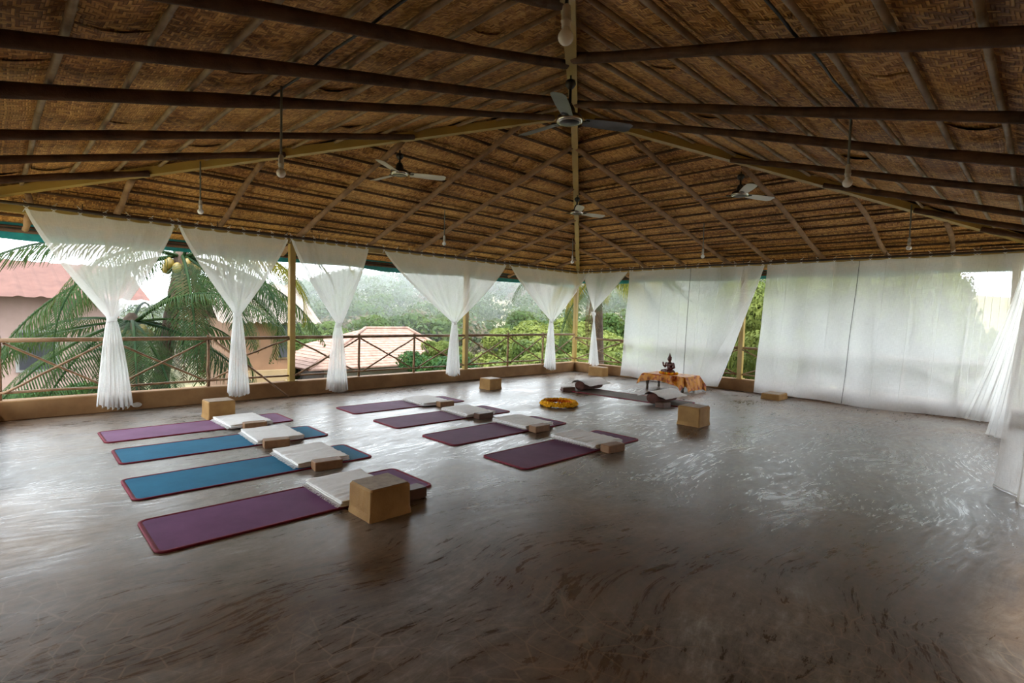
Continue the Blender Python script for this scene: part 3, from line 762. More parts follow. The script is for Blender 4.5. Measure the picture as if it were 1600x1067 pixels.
# ------------------------------------------------------------------ concrete blocks
def cblock(label, cx, cy, sx, sy, h, rz=0.0):
    t = thing('concrete_block', label, 'block', (cx, cy, 0), rz)
    mb = MB(); rings = []
    for z, e in ((0, .008), (.02, .006), (.05, .001), (h-.012, 0), (h, -.010)):
        r = []
        for k in range(4):
            c0 = [(-1,-1),(1,-1),(1,1),(-1,1)][k]; c1 = [(-1,-1),(1,-1),(1,1),(-1,1)][(k+1) % 4]
            for i in range(8):
                q = .03+.94*i/7; x = c0[0]+(c1[0]-c0[0])*q; y = c0[1]+(c1[1]-c0[1])*q
                w_ = .004*mnoise.noise((x*3+cx, y*3+cy, z*9))
                r.append(((sx/2+e+w_)*x, (sy/2+e+w_)*y, z))
        rings.append(r)
    mb.loft(rings, cap=True); part('body', mb, M['block'], t)
    part('top_face', MB().box(-sx/2+.012, sx/2-.012, -sy/2+.012, sy/2-.012, h, h+.003), M['block_top'], t)
cblock('large ochre cement block standing at the violet mat', 1.86, 3.12, .30, .285, .208)
cblock('ochre cement block standing behind the lilac mat near the railing', 1.985, 7.145, .30, .29, .215)
cblock('ochre cement block between the plum mats and the railing', 6.49, 7.10, .29, .29, .195)
cblock('small ochre cement block under the narrow tied curtain at the corner', 10.05, 7.29, .22, .40, .205)
cblock('lone ochre cement block in the open floor near the altar', 6.49, 3.17, .30, .30, .245)
cblock('ochre cement block half covered by the seamed flat curtain', 9.88, 3.34, .42, .30, .10)

# ------------------------------------------------------------------ flower ring
def flower_mesh(name, mat, r=.034):
    mb = MB(); rs = random.Random(5)
    bm = bmesh.new(); bmesh.ops.create_icosphere(bm, subdivisions=2, radius=r)
    for v in bm.verts:
        v.co *= 1+.16*rs.uniform(-1, 1); v.co.z = v.co.z*.72
    me = bpy.data.meshes.new(name); bm.to_mesh(me); bm.free(); me.materials.append(mat); return me
fy, fo = flower_mesh('marigold', M['marigold_y']), flower_mesh('marigold', M['marigold_o'])
def flower_ring(t, R, n, me, z, jit=.008, sc=1.0):
    for i in range(n):
        q = 2*PI*i/n; rr = R+random.uniform(-jit, jit)
        link('marigold', me, t, (rr*math.cos(q), rr*math.sin(q), z+random.uniform(-.003, .003)), rot=(random.uniform(-.4, .4), random.uniform(-.4, .4), random.uniform(0, 6)), scale=(sc,)*3)
t = thing('flower_garland', 'ring of yellow and orange marigolds laid on the floor', 'garland', (6.15, 5.17, 0))
flower_ring(t, .265, 34, fy, .03); flower_ring(t, .215, 27, fo, .034); flower_ring(t, .24, 30, fy, .06, .012, .9)

# ------------------------------------------------------------------ altar
TX, TY, TZ = 9.33, 5.06, .295
t = thing('low_table', 'low wooden table under an orange brocade cloth', 'table', (TX, TY, 0))
part('table_top', MB().box(-.27, .27, -.43, .43, TZ-.035, TZ, .005), M['table_wood'], t)
for sx in (-1, 1):
    for sy in (-1, 1):
        part('leg', MB().lathe([(.022, 0), (.026, .03), (.02, .06), (.034, .14), (.036, .2), (.03, TZ-.036)], 12, (sx*.22, sy*.37, 0)), M['table_wood'], t, True)
def cloth(u_, v_):
    # u along y (table length), v across x; draped over the edges
    hx, hy = .278, .438
    a = (u_-.5)*2; c = (v_-.5)*2
    lenp, lenn = .14, .255                   # overhang at +y end, at -y end
    y = hy+lenp-(u_)*(2*hy+lenp+lenn); x = -(hx+.145)+(v_)*(2*hx+.145+.12)
    z = TZ+.006; oy = ox = 0
    if y > hy: oy = y-hy
    if y < -hy: oy = -hy-y
    if x < -hx: ox = -hx-x
    if x > hx: ox = x-hx
    sy_ = 1 if y > 0 else -1; sx_ = 1 if x > 0 else -1
    yy, xx = max(-hy, min(hy, y)), max(-hx, min(hx, x))
    drop = max(ox, oy)+.35*min(ox, oy)
    z -= drop
    wv_ = .018*math.sin(y*19)*min(1, ox*9)+.012*math.sin(y*41+1)*min(1, ox*9)
    wx_ = .02*math.sin(x*22)*min(1, oy*9)
    xx += sx_*(.10*ox+.012*(ox > 0)+wv_*.8)+(sx_*.4*min(ox, oy)); yy += sy_*(.22*oy+.012*(oy > 0)+abs(wx_))+(sy_*.4*min(ox, oy))
    if ox > 0 and x < 0: z += .03*math.sin(y*7+.6)*min(1, ox*7)
    return (xx, yy, max(.012, z))
ct = thing('altar_cloth', 'shiny orange and red brocade cloth draped over the low table', 'cloth', (TX, TY, 0))
part('drape', MB().grid(cloth, 70, 44), M['brocade'], ct, True)
# a corner of the cloth folded forward and hanging in a point
def point(u_, v_):
    y = -.16-.28*u_; top = TZ+.012; low = .045+.20*abs(u_-.72)/.72
    x = -.278-.035-.04*v_-.02*math.sin(u_*9)
    return (x, y-.03*v_, top+(low-top)*v_)
part('folded_corner', MB().grid(point, 22, 14), M['brocade'], ct, True)
# seated statue: one continuous carved figure
def statue_mesh():
    bm = bmesh.new()
    def ell(c, r, rot=None):
        mt_ = Matrix.Translation(c) @ (rot.to_4x4() if rot else Matrix.Identity(4)) @ Matrix.Diagonal((*r, 1))
        bmesh.ops.create_icosphere(bm, subdivisions=3, radius=1, matrix=mt_)
    def limb(a, b_, r0, r1, n=7):
        a, b_ = Vector(a), Vector(b_)
        for i in range(n+1): ell(a.lerp(b_, i/n), (r0+(r1-r0)*i/n,)*3)
    # faces -x
    ell((0, 0, .018), (.095, .145, .022)); ell((.0, 0, .045), (.085, .12, .035))
    ell((.015, 0, .075), (.058, .072, .05)); ell((.012, 0, .13), (.045, .058, .055)); ell((.01, 0, .175), (.046, .074, .045)); ell((.012, 0, .205), (.036, .078, .022))
    for s_ in (-1, 1):
        limb((.0, s_*.06, .055), (-.045, s_*.125, .045), .042, .034)       # thigh
        limb((-.045, s_*.125, .042), (-.085, -s_*.02, .042), .032, .022)   # folded shin
        ell((-.08, -s_*.055, .052), (.02, .032, .014))
        limb((.012, s_*.075, .198), (.012, s_*.103, .13), .026, .021)      # upper arm
        ell((-.004, s_*.043, .287), (.008, .006, .022))                    # long ears
    limb((.012, .103, .13), (-.055, .098, .165), .021, .015)               # right forearm raised
    ell((-.062, .098, .192), (.010, .020, .022)); 
    for k in range(4): limb((-.063, .085+.009*k, .205), (-.066, .084+.0095*k, .232-.004*abs(k-1.5)), .0058, .0045, 4)
    limb((-.062, .082, .188), (-.068, .072, .207), .006, .0048, 4)
    limb((.012, -.103, .13), (-.055, -.03, .082), .021, .015)              # left forearm to the lap
    ell((-.068, -.008, .08), (.022, .03, .011))
    for k in range(4): limb((-.075+.009*k, .015, .080), (-.076+.009*k, .042-.003*abs(k-1.5), .078), .0055, .0045, 4)
    limb((-.052, .0, .086), (-.058, .018, .096), .0055, .0045, 4)
    limb((.01, 0, .21), (.004, 0, .25), .026, .023)                        # neck
    ell((0, 0, .283), (.040, .040, .046)); ell((-.038, 0, .28), (.008, .006, .011))  # head, nose
    ell((-.033, 0, .262), (.006, .013, .004)); 
    for s_ in (-1, 1): ell((-.034, s_*.015, .291), (.005, .009, .004))
    ell((.006, 0, .312), (.038, .041, .03)); ell((.004, 0, .342), (.026, .026, .024))
    limb((.004, 0, .355), (.004, 0, .405), .017, .004, 10)                 # flame finial
    me = bpy.data.meshes.new('statue_raw'); bm.to_mesh(me); bm.free()
    o = bpy.data.objects.new('statue_raw', me); COL.objects.link(o)
    md = o.modifiers.new('r', 'REMESH'); md.mode = 'VOXEL'; md.voxel_size = .0042; md.use_smooth_shade = True
    s2 = o.modifiers.new('s', 'SMOOTH'); s2.factor = .5; s2.iterations = 2
    dg = bpy.context.evaluated_depsgraph_get(); out = bpy.data.meshes.new_from_object(o.evaluated_get(dg))
    bpy.data.objects.remove(o, do_unlink=True); out.materials.clear(); out.materials.append(M['statue']); out.name = 'statue'
    return out
st = thing('buddha_statue', 'dark red carved seated figure with pointed crown and one raised hand', 'statue', (TX-.01, TY+.03, TZ+.008), -.1)
link('figure', statue_mesh(), st)
part('pedestal', MB().lathe([(.12, 0), (.125, .008), (.115, .016)], 28), M['statue'], st, True).scale = (.8, 1.18, 1)
t = thing('flower_garland', 'string of small yellow flowers laid round the foot of the statue', 'garland', (TX-.01, TY+.03, TZ+.008))
for i in range(15):
    q = PI*.5+PI*(i/14); link('marigold', fy if i % 3 else fo, t, (.135*math.cos(q)-.01, .165*math.sin(q), .02), rot=(.3*i, .2*i, i), scale=(.8,)*3)

# ------------------------------------------------------------------ ceiling fans
blade = MB()
def bl_fn(u_, v_):
    x = .13+.44*u_; hw = (.050+.012*min(1, u_*2.2))*(1-.35*max(0, u_-.93)/.07)
    y = (v_-.5)*2*hw; return (x, y, -.22*y-.03*(y*y)/(hw*hw)*.12)
def blade_mesh(mat):
    mb = MB(); mb.grid(bl_fn, 12, 4); n = len(mb.v)
    mb2 = MB(); mb2.grid(lambda a, b_: Vector(bl_fn(a, 1-b_))+Vector((0, 0, .004)), 12, 4)
    mb.f += [tuple(i+n for i in f) for f in mb2.f]; mb.v += mb2.v; mb.mi += mb2.mi
    return mb.mesh('blade', mat, True)
bm_l, bm_d = blade_mesh(M['fan_blade']), blade_mesh(M['fan_blade_dark'])
armm = MB().box(.075, .17, -.018, .018, -.004, .004); armm.box(.14, .17, -.04, .04, -.004, .004); armm = armm.mesh('blade_arm', M['fan_black'])
def fan(label, x, y, ztop, zhub, ang, bm_):
    t = thing('ceiling_fan', label, 'fan', (x, y, zhub))
    h = ztop-zhub
    part('hook', MB().tube([(0, 0, h+.0), (0, 0, h-.05)], .008, 6), M['fan_black'], t)
    part('canopy', MB().lathe([(.012, h-.03), (.04, h-.045), (.046, h-.075), (.03, h-.10), (.014, h-.115)], 18), M['fan_black'], t, True)
    part('down_rod', MB().tube([(0, 0, h-.1), (0, 0, .06)], .0125, 10), M['fan_black'], t, True)
    part('motor', MB().lathe([(.016, .13), (.03, .12), (.045, .085), (.052, .05), (.10, .03), (.108, .005), (.10, -.02), (.06, -.032), (.02, -.036)], 28), M['fan_black'], t, True)
    part('motor_trim', MB().lathe([(.101, .006), (.112, .004), (.114, -.008), (.106, -.021), (.098, -.024)], 28), M['fan_trim'], t, True)
    for k in range(3):
        q = math.radians(ang+120*k)
        a = link('blade', bm_, t, (0, 0, -.004), q); link('blade_arm', armm, a)
fan('ceiling fan with dark blades hanging below the roof beam over the open floor', 3.512, 2.935, 3.387, 3.02, -150, bm_d)
fan('pale-bladed ceiling fan hanging over the plum mats on the beam towards the palms', 3.60, 5.688, 3.336, 3.06, -146, bm_l)
fan('pale-bladed ceiling fan hanging on the beam towards the blown curtains', 7.073, 2.948, 3.328, 3.03, -143, bm_l)
fan('pale-bladed ceiling fan hanging on the beam towards the railing corner', 6.931, 5.574, 3.363, 3.08, -135, bm_l)

# ------------------------------------------------------------------ hanging bulbs
def lamp(label, x, y, zbulb, ztop, lean=(0, 0), cordmat='cord'):
    t = thing('hanging_lamp', label, 'lamp', (x, y, zbulb))
    h = ztop-zbulb
    part('conduit', MB().tube([(lean[0], lean[1], h), (lean[0]*.55, lean[1]*.55, h*.6), (lean[0]*.1, lean[1]*.1, .15), (0, 0, .11)], .0085, 7), M[cordmat], t, True)
    part('socket', MB().lathe([(.010, .13), (.016, .125), (.019, .10), (.019, .07), (.0215, .068), (.0215, .060), (.019, .058), (.018, .038)], 14), M['socket'], t, True)
    prof = [(.016, .04)]+[(.0325*math.sin(q), -.0325*math.cos(q)) for q in [PI*(.82-.82*i/9) for i in range(9)]]+[(.002, -.0325)]
    part('bulb', MB().lathe(prof, 18), M['bulb'], t, True)
def rz_(x, y):
    c = [F.slope*d_ for F, d_ in ((FAC['FL'], y-AY), (FAC['FR'], x-AX), (FAC['NL'], AX-x), (FAC['NR'], AY-y))]
    return AZ-max(c)+.07
def lampat(label, x, y, z, **k): lamp(label, x, y, z, rz_(x, y), **k)
lampat('bare bulb in a white holder hanging by the painted beam over the open floor', 1.70, 1.455, 2.505, cordmat='cable')
lampat('bare bulb hanging between the teal mats and the dark log rafters', 1.503, 3.935, 2.335)
lampat('bare bulb hanging near the widest tied swag by the palms', 1.715, 6.84, 2.44)
lampat('small bare bulb hanging before the longest tied swag', 5.21, 6.89, 2.475)
lampat('small bare bulb hanging at the railing corner', 8.62, 7.01, 2.49)
lampat('small bare bulb hanging over the altar side of the hall', 8.65, 4.19, 2.44)
lampat('bare bulb hanging before the seamed flat curtain', 8.69, 1.35, 2.39)
lampat('bare bulb on a bent conduit hanging beside the dark log rafters', 4.37, 1.06, 2.365)
# cables run along battens to two of the lamps
def cable(label, F, d_, e0, e1):
    n = 14; mb = MB().tube([F.P(e0+(e1-e0)*i/n, d_+.036+.006*math.sin(i*1.7), .068+.004*math.sin(i)) for i in range(n+1)], .0085, 6)
    tag(link('power_cable', mb.mesh('power_cable', M['cable'], True)), label, 'cable')
cable('black cable clipped along a bamboo batten to the bulb over the teal mats', FAC['NL'], 3.597, -2.6, .05)
cable('black cable clipped along a bamboo batten to the bulb on the bent conduit', FAC['NR'], 3.214, -3.4, -.72)

# ================================================================== outside
GZ = -4.0
def hillz(x, y):
    d_ = math.hypot(x, y); q = max(0, min(1, (d_-38)/80)); q = q*q*(3-2*q)
    az_ = math.degrees(math.atan2(y, x)); q *= max(.0, min(1, (80-az_)/17))
    return GZ+q*(10.2+2.4*mnoise.noise((x*.016, y*.016, 2))+1.5*mnoise.noise((x*.05, y*.05, 7)))-max(0, (d_-135))*.05
g = MB()
NA, NR_ = 72, 26
for j in range(NR_+1):
    rr = 9+ (200-9)*(j/NR_)**1.5
    for i in range(NA+1):
        q = math.radians(-40+200*i/NA); x, y = rr*math.cos(q)+3, rr*math.sin(q)+3
        g.v.append((x, y, hillz(x, y)))
for j in range(NR_):
    for i in range(NA):
        a = j*(NA+1)+i; g._f((a, a+NA+1, a+NA+2, a+1))
b_ = len(g.v)
tag(link('ground', g.mesh('ground', M['soil'], True)), 'green ground rising to a hillside', kind='structure')
tag(link('ground_pad', MB().box(-30, 16, -30, 16, GZ-.3, GZ-.02).mesh('ground_pad', M['soil'])), 'ground under the pavilion', kind='structure')
tag(link('wall_base', MB().box(-1.3, X1+.2, -1.3, Y1+.2, GZ-.1, -.26).mesh('wall_base', M['w_beige'])), kind='structure')

rng = np.random.default_rng(5)
def leaf_cloud(blobs, per, size, seed=0, aspect=.55):
    """blobs: list of (cx,cy,cz,rx,ry,rz); leaves lie on noisy shells"""
    r = np.random.default_rng(seed); Vs = []
    for (cx, cy, cz, rx, ry, rz) in blobs:
        n = int(per)
        d = r.normal(size=(n, 3)); d /= np.linalg.norm(d, axis=1)[:, None]
        d[:, 2] = np.where(d[:, 2] < -.55, -d[:, 2], d[:, 2])
        rad = r.uniform(.62, 1.05, (n, 1))**.6
        c = np.array([cx, cy, cz])+d*rad*np.array([rx, ry, rz])
        t1 = r.normal(size=(n, 3)); t1 -= (t1*d).sum(1)[:, None]*d*.6; t1 /= np.linalg.norm(t1, axis=1)[:, None]
        t2 = np.cross(d+.5*r.normal(size=(n, 3)), t1); t2 /= np.linalg.norm(t2, axis=1)[:, None]
        s = size*r.uniform(.6, 1.3, (n, 1))
        a = c-t1*s; b = c+t2*s*aspect; e = c+t1*s; f = c-t2*s*aspect
        Vs.append(np.stack([a, b, e, f], 1).reshape(-1, 3))
    V = np.concatenate(Vs); return V, np.arange(len(V)).reshape(-1, 4)
def tree_meshes(seed, R, Hc, per, size, mat, nb=26):
    r = random.Random(seed); bl = []
    for i in range(nb):
        q = r.uniform(0, 2*PI); rr = R*.78*math.sqrt(r.random()); h = Hc*(.15+.75*r.random())*(1-.35*(rr/R)**2)
        s = R*r.uniform(.22, .38); bl.append((rr*math.cos(q), rr*math.sin(q), h, s, s, s*.75))
    V, F_ = leaf_cloud(bl, per, size, seed)
    return npmesh('foliage', V, F_, mat)
def trunk_mesh(h, r0, seed):
    mb = MB(); rs = random.Random(seed)
    mb.tube([(rs.uniform(-.1, .1)*i, rs.uniform(-.1, .1)*i, h*i/5) for i in range(6)], [r0*(1-.11*i) for i in range(6)], 8)
    for k in range(4):
        q = rs.uniform(0, 6); mb.tube([(0, 0, h*(.6+.08*k)), (.8*math.cos(q), .8*math.sin(q), h*(.85+.06*k)), (1.5*math.cos(q), 1.5*math.sin(q), h*(1.0+.08*k))], [r0*.5, r0*.35, r0*.15], 6)
    return mb.mesh('trunk', M['bark'], True)
TM = {k: [tree_meshes(s+10*i, 2.3, 3.0, 520, .095, M['leaf_'+k]) for i in range(2)] for s, k in enumerate(('dark', 'bright', 'mid', 'dry'))}
TM['fine'] = [tree_meshes(77+i, 2.3, 3.0, 1300, .052, M['leaf_bright']) for i in range(2)]
TRK = trunk_mesh(3.2, .16, 3)
def tree(label, kind, x, y, ztop, sc=1.0, group=None, v=0, zs=1.0):
    """crown top at ztop, trunk reaching the ground"""
    gz = max(GZ, hillz(x, y)); hc = 3.0*sc*zs
    t = thing('tree', label, 'tree', (x, y, gz), random.uniform(0, 6), group)
    cb = max(.3, ztop-hc-gz)
    link('foliage', TM[kind][v], t, (0, 0, cb), scale=(sc, sc, sc*zs))
    link('trunk', TRK, t, (0, 0, -.2), scale=(1, 1, (cb+hc*.45)/3.2))
# near trees beyond the railings
tree('dense dark green tree beside the tiled house', 'dark', 14.1, 19.0, -.3, .78)
tree('yellow-green tree top rising over the dark tree beside the tiled house', 'bright', 15.6, 20.3, .15, .55)
for i, (x, y, zt_, s_) in enumerate([(17.5, 16.6, -.2, 1.2), (20.5, 18.5, .3, 1.3), (18.2, 12.8, -.4, 1.3), (23.5, 22.5, .7, 1.4), (26, 18.5, .8, 1.5), (22, 14.5, .0, 1.4), (15.8, 14.6, -.9, 1.1), (20, 10.2, -.2, 1.4), (25, 12.5, .4, 1.4), (29, 25, 1.2, 1.6)]):
    tree('bright yellow-green leafy tree growing beyond the railing corner', 'bright', x, y, zt_, s_, 'bright trees beyond the railing corner', i % 2)
for i, (x, y, zt_, s_, zs) in enumerate([(14.2, 5.4, 2.6, 1.0, 1.7), (14.6, 3.0, 3.0, 1.1, 1.6), (15.2, .6, 1.4, 1.1, 1.3)]):
    tree('tall yellow-green tree seen through the gap between the flat curtains' if i == 0 else 'tall leafy tree showing faintly through the flat curtains', 'fine', x, y, zt_, s_, None if i == 0 else 'trees behind the flat curtains', i % 2, zs)
for i, (x, y, zt_, s_, k) in enumerate([(15.5, 34, -.2, 1.5, 'mid'), (19.5, 36, .5, 1.6, 'mid'), (24, 38, .3, 1.6, 'mid'), (29, 36, .6, 1.7, 'mid'), (34, 32, .8, 1.7, 'mid'), (12.8, 31, -.4, 1.3, 'mid'), (38, 27, .9, 1.7, 'mid')]):
    tree('mid green tree standing behind the tiled house at the foot of the hill', k, x, y, zt_, s_, 'trees at the foot of the hill', i % 2)
for i, (x, y) in enumerate([(10.6, 27.5), (11.9, 31), (9.4, 29)]):
    tree('low green bush-like tree between the tin-roofed house and the tiled house', 'mid', x, y, -.1, .9, 'bushes between the two houses', i % 2)
for i, (x, y, zt_) in enumerate([(-.5, 15.5, -.7), (1.2, 15.9, -.5), (3.9, 15.6, -1.2)]):
    tree('shadowy green shrub tree under the palms', 'dark', x, y, zt_, .8, 'shrub trees under the palms', i % 2)

# forest canopy on the hillside: past counting
Vs = []; Fs = []; nV = 0; r2 = random.Random(9)
mats_f = []
cnt = 0; bl_by = {0: [], 1: [], 2: []}
while cnt < 1500:
    q = math.radians(r2.uniform(5, 82)); d_ = 42+105*r2.random()**.8
    x, y = d_*math.cos(q), d_*math.sin(q); z = hillz(x, y); s = r2.uniform(1.1, 2.3)
    n_ = mnoise.noise((x*.03, y*.03, 4)); k = 2 if n_ > .16 and r2.random() < .75 else (0 if r2.random() < .6 else 1)
    for _ in range(2): bl_by[k].append((x+r2.uniform(-.8, .8), y+r2.uniform(-.8, .8), z+s*r2.uniform(.9, 1.6), s, s, s*.95))
    cnt += 1
VV, FF, MI, off = [], [], [], 0
for k in range(3):
    V, F_ = leaf_cloud(bl_by[k], 105, .24, 20+k); VV.append(V); FF.append(F_+off); off += len(V); MI += [k]*len(F_)
fme = npmesh('hillside_forest', np.concatenate(VV), np.concatenate(FF), [M['leaf_far'], M['leaf_mid'], M['leaf_dry']])
fme.polygons.foreach_set('material_index', MI)
tag(link('hillside_forest', fme), 'hazy green and dry brown forest covering the far hillside', 'forest', None, 'stuff')

# ------------------------------------------------------------------ coconut palms
def frond_mesh(seed, L, droop, mat, hang=1.0, ll=.85, npair=62):
    rs = random.Random(seed); mb = MB(); n = 22; pts = []; p = Vector((0, 0, 0)); pitch = 0.0
    for i in range(n+1):
        t_ = i/n; pts.append(p.copy()); pitch = -droop*(t_**1.35)
        p = p+Vector((math.cos(pitch), 0, math.sin(pitch)))*(L/n)
    mb.tube(pts, [.034*(1-.88*i/n)+.003 for i in range(n+1)], 6)
    V = []; F_ = []
    for k in range(npair):
        t_ = .13+.87*k/(npair-1); f_ = t_*n; i = min(n-1, int(f_)); c = pts[i].lerp(pts[i+1], f_-i); d = (pts[i+1]-pts[i]).normalized()
        l_ = ll*(math.sin(PI*min(1, .12+.86*t_))**.6)*(1.0-.25*t_)*rs.uniform(.88, 1.08)
        for s in (-1, 1):
            out = (Vector((0, s, 0))*.92+d*(.45+.6*t_)).normalized()
            w_ = .017*rs.uniform(.85, 1.15); dn = Vector((0, 0, -1)); up_ = d.cross(out)*s
            q0 = c; q1 = c+out*l_*.4+dn*l_*.09*hang+up_*.02; q2 = c+out*l_*(.78-.14*hang)+dn*l_*.36*hang+Vector((rs.uniform(-.03, .03),)*3); q3 = c+out*l_*(.98-.3*hang)+dn*l_*.66*hang
            wd = d*w_
            b0 = len(V); V += [q0-wd*.5, q0+wd*.5, q1+wd, q1-wd, q2+wd*.75, q2-wd*.75, q3+wd*.12, q3-wd*.12]
            F_ += [(b0, b0+1, b0+2, b0+3), (b0+3, b0+2, b0+4, b0+5), (b0+5, b0+4, b0+6, b0+7)]
    b0 = len(mb.v); mb.v += [tuple(v) for v in V]
    for f in F_: mb._f(tuple(b0+i for i in f))
    return mb.mesh('frond', mat)
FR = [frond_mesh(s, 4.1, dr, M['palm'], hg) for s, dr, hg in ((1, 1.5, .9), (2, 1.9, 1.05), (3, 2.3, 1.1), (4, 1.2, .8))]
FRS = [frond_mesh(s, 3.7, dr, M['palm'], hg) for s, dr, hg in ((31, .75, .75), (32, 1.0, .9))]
FRY = [frond_mesh(11, 4.0, 1.9, M['palm_sunlit'], 1.1, .95), frond_mesh(12, 3.6, 2.3, M['palm_sunlit'], 1.15, .9)]
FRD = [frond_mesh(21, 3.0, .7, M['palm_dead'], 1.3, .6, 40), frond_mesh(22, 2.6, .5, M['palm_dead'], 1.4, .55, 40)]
def palm(label, x, y, zc, fronds, lean=(0, 0), nuts=8, sc=1.0):
    """fronds: (azimuth deg, elevation deg, mesh, scale)"""
    t = thing('coconut_palm', label, 'palm tree', (x+lean[0], y+lean[1], GZ))
    h = zc-GZ; ox, oy = -lean[0], -lean[1]; n = 26; pts = []; rad = []
    for i in range(n+1):
        q = i/n; pts += [(ox*q**1.4, oy*q**1.4, h*q)]; rad.append((.19-.06*q)*(1.06 if i % 2 else .97)*sc)
    part('trunk', MB().tube(pts, rad, 12), M['bark'], t, True)
    part('crown_fibre', MB().lathe([(.10, -.6), (.15, -.35), (.18, -.1), (.14, .1), (.05, .22)], 14, (ox, oy, h)), M['bark'], t, True)
    for az, el, me, s in fronds:
        if el < 0 and me in FR: me = FRS[FR.index(me) % 2]
        link('frond', me, t, (ox+.12*math.cos(math.radians(az)), oy+.12*math.sin(math.radians(az)), h+.05), rot=(0, -math.radians(el), math.radians(az)), scale=(s,)*3)
    for i in range(nuts):
        q = 2*PI*i/nuts; nm = MB().lathe([(.01, -.13), (.07, -.10), (.10, -.02), (.085, .07), (.02, .12)], 12)
        part('coconut', nm, M['coconut'], t, True, (ox+.27*math.cos(q), oy+.27*math.sin(q), h-.22+.1*(i % 2)))
rp = random.Random(3)
fa = []
for i in range(17):
    az = i*137.5 % 360; el = 60-5.0*i+rp.uniform(-6, 6)
    if 120 < az < 265 and el > -5: continue
    fa.append((az, el, FR[i % 4], rp.uniform(.85, 1.0)))
fa += [(-28, 40, FRY[0], 1.0), (-14, 22, FRY[1], .95), (-75, -58, FRD[0], 1.0), (-62, -66, FRD[1], 1.0), (-100, -64, FRD[0], .9), (20, -20, FR[2], 1.0), (-140, 6, FR[1], 1.0), (-165, -14, FR[1], 1.05), (178, 14, FR[0], 1.05), (-75, -20, FR[2], .85), (-50, -8, FR[1], .85)]
palm('tall coconut palm with sunlit yellow fronds and hanging dead leaves close to the railing', 2.95, 13.2, 2.38, fa, (-.7, .3), 9)
fb = []
for i in range(13):
    az = i*137.5 % 360+20; el = 40-5.2*i+rp.uniform(-6, 6)
    if 120 < az % 360 < 265 and el > 8: continue
    fb.append((az, el, FR[(i+1) % 4], rp.uniform(.8, .95)))
fb += [(-95, -35, FRD[1], 1.0), (-60, -50, FR[2], .8), (-140, -15, FR[2], .95), (-115, -35, FR[1], .9), (-85, -15, FR[2], .85)]
palm('shorter coconut palm with dense dark fronds beside the tall palm with sunlit yellow fronds', 2.0, 12.9, .98, fb, (.2, .2), 6)
fc = [(-10, 25, FR[1], 1.0), (-35, 12, FR[2], 1.0), (20, 35, FR[0], 1.0), (90, 20, FR[0], 1.0), (150, 10, FR[3], 1.0), (210, 20, FR[1], 1.0), (-90, 15, FR[2], .9)]
palm('coconut palm at the outer edge of the palms with leaf tips hanging under the eave', -2.9, 13.6, 4.4, fc, (0, 0), 4)
fd = []
for i in range(13): fd.append((i*137.5 % 360+60, 52-5*i+rp.uniform(-6, 6), (FR+FRY)[i % 6], rp.uniform(.72, .9)))
fd += [(150, -30, FRY[1], .8), (165, -45, FR[2], .8), (195, -62, FRD[0], .85), (210, -70, FRD[1], .85), (-110, 8, FRY[0], .85), (-90, 0, FR[1], .85), (-60, 12, FR[0], .9)]
palm('coconut palm with drooping dead leaves beyond the railing corner', 14.4, 10.6, 2.75, fd, (.5, 0), 6, .9)

# ------------------------------------------------------------------ houses
def hip_roof(mb, x0, x1, y0, y1, z0, z1, inset, courses=0):
    """stepped courses of tiles climbing to a ridge"""
    n = max(1, courses); along_x = (x1-x0) > (y1-y0)
    w_ = min(x1-x0, y1-y0)/2
    for k in range(n):
        a, c = k/n, (k+1)/n
        for q, z in ((a, z0+(z1-z0)*a+.05), (c, z0+(z1-z0)*c)): pass
        r0 = [(x0+inset[0]*a, y0+w_*a), (x1-inset[1]*a, y0+w_*a), (x1-inset[1]*a, y1-w_*a), (x0+inset[0]*a, y1-w_*a)]
        r1 = [(x0+inset[0]*c, y0+w_*c), (x1-inset[1]*c, y0+w_*c), (x1-inset[1]*c, y1-w_*c), (x0+inset[0]*c, y1-w_*c)]
        za, zb = z0+(z1-z0)*a, z0+(z1-z0)*c
        mb.loft([[(p[0], p[1], za-.02) for p in r0], [(p[0], p[1], za+.05) for p in r0], [(p[0], p[1], zb+.03) for p in r1]], cap=False)
    return mb
h = thing('tiled_house', 'white house with a broad red clay tile roof below the railing', 'house', (14.0, 25.5, GZ), 0)
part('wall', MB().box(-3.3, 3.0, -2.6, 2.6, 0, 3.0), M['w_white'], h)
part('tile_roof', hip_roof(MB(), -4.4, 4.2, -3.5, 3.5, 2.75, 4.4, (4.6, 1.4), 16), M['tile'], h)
part('ridge_cap', MB().tube([(.2, 0, 4.45), (2.8, 0, 4.45)], .09, 8), M['tile'], h, True)
for sx, sy, ex in ((-4.4, -3.5, .2), (4.2, -3.5, 2.8)): part('hip_cap', MB().tube([(sx, sy, 2.82), (ex, 0, 4.47)], .08, 8), M['tile'], h, True)
for x in (-2.3, -.2, 1.9):
    wd = part('window', MB().box(x-.6, x+.6, -2.66, -2.58, 1.3, 2.0), M['w_white'], h); part('pane', MB().box(x-.5, x+.5, -2.68, -2.6, 1.4, 1.9), M['dark'], wd)
part('lean_to_roof', MB().box(-6.6, -3.3, -4.2, 1.2, 1.7, 1.85), M['tin'], h)
part('lean_to_wall', MB().box(-6.2, -3.3, -3.8, 1.0, 0, 1.7), M['w_white'], h)
h = thing('tin_roofed_house', 'orange house with a pale corrugated tin roof behind the palm', 'house', (8.2, 21.5, GZ), -.08)
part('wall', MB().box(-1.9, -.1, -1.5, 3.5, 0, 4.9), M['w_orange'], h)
part('lower_wall', MB().box(-1.95, -.15, -1.75, -1.5, 0, 3.1), M['w_beige'], h)
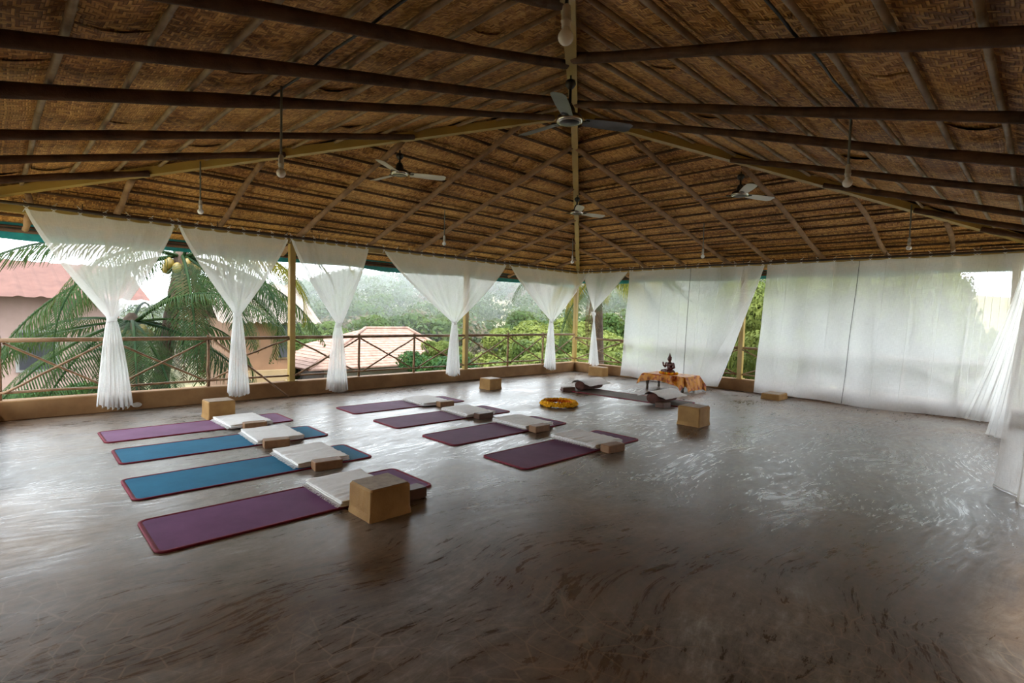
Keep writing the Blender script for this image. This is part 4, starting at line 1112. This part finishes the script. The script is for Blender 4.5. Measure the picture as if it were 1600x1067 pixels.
wd = part('window', MB().box(-.55, -.16, -1.56, -1.48, 3.5, 4.8), M['w_beige'], h); part('shutter', MB().box(-.5, -.21, -1.6, -1.5, 3.55, 4.75), M['dark'], wd)
mb = MB()
def tinf(u_, v_):
    x = -2.6+3.5*u_; zz = 4.85+1.5*(1-abs(v_*2-1)); return (x, -2.1+6.0*v_, zz+.035*math.sin(x*2*PI/.24))
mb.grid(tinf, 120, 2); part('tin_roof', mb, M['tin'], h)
h = thing('pink_house', 'pink house with a red ribbed tin roof behind the outer palm', 'house', (.3, 24.0, GZ), .05)
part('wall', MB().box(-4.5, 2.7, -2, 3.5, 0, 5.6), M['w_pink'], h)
mb = MB()
def tin2(u_, v_):
    x = -5.2+8.6*u_; return (x, -2.9+3.6*v_, 5.5+1.25*v_+.04*max(0, math.sin(x*2*PI/.5)))
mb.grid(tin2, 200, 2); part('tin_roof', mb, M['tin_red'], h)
part('gable', MB().quad((-4.5, -2, 5.6), (2.7, -2, 5.6), (2.7, .6, 6.4), (-4.5, .6, 6.4)), M['w_pink'], h)
part('column', MB().box(-1.35, -1.05, -2.6, -2.3, 0, 5.55), M['w_white'], h)
for x in (-3.0, .6):
    wd = part('window', MB().box(x-.5, x+.5, -2.06, -1.98, 3.2, 4.5), M['w_white'], h); part('pane', MB().box(x-.42, x+.42, -2.09, -2.0, 3.28, 4.42), M['dark'], wd)
h = thing('yard_wall', 'beige rendered wall under the palms beyond the railing', 'wall', (1.5, 18.4, GZ), 0)
part('masonry', MB().box(-4, 4.2, -.1, .1, 0, 2.6), M['w_beige'], h); part('coping', MB().box(-4.05, 4.25, -.15, .15, 2.6, 2.7), M['w_white'], h)

# ------------------------------------------------------------------ haze over the valley
hz = MB().box(-90, 230, 29, 230, -6, 45)
hm = bpy.data.materials.new('valley_haze'); hm.use_nodes = True; nt = hm.node_tree
nt.nodes.remove(nt.nodes['Principled BSDF']); vsn = nt.nodes.new('ShaderNodeVolumeScatter')
vsn.inputs['Color'].default_value = (.93, .96, 1, 1); vsn.inputs['Density'].default_value = .0045; vsn.inputs['Anisotropy'].default_value = .2
nt.links.new(vsn.outputs[0], nt.nodes['Material Output'].inputs['Volume'])
tag(link('valley_haze', hz.mesh('valley_haze', hm)), 'pale haze hanging over the valley and hillside', 'haze', None, 'stuff')
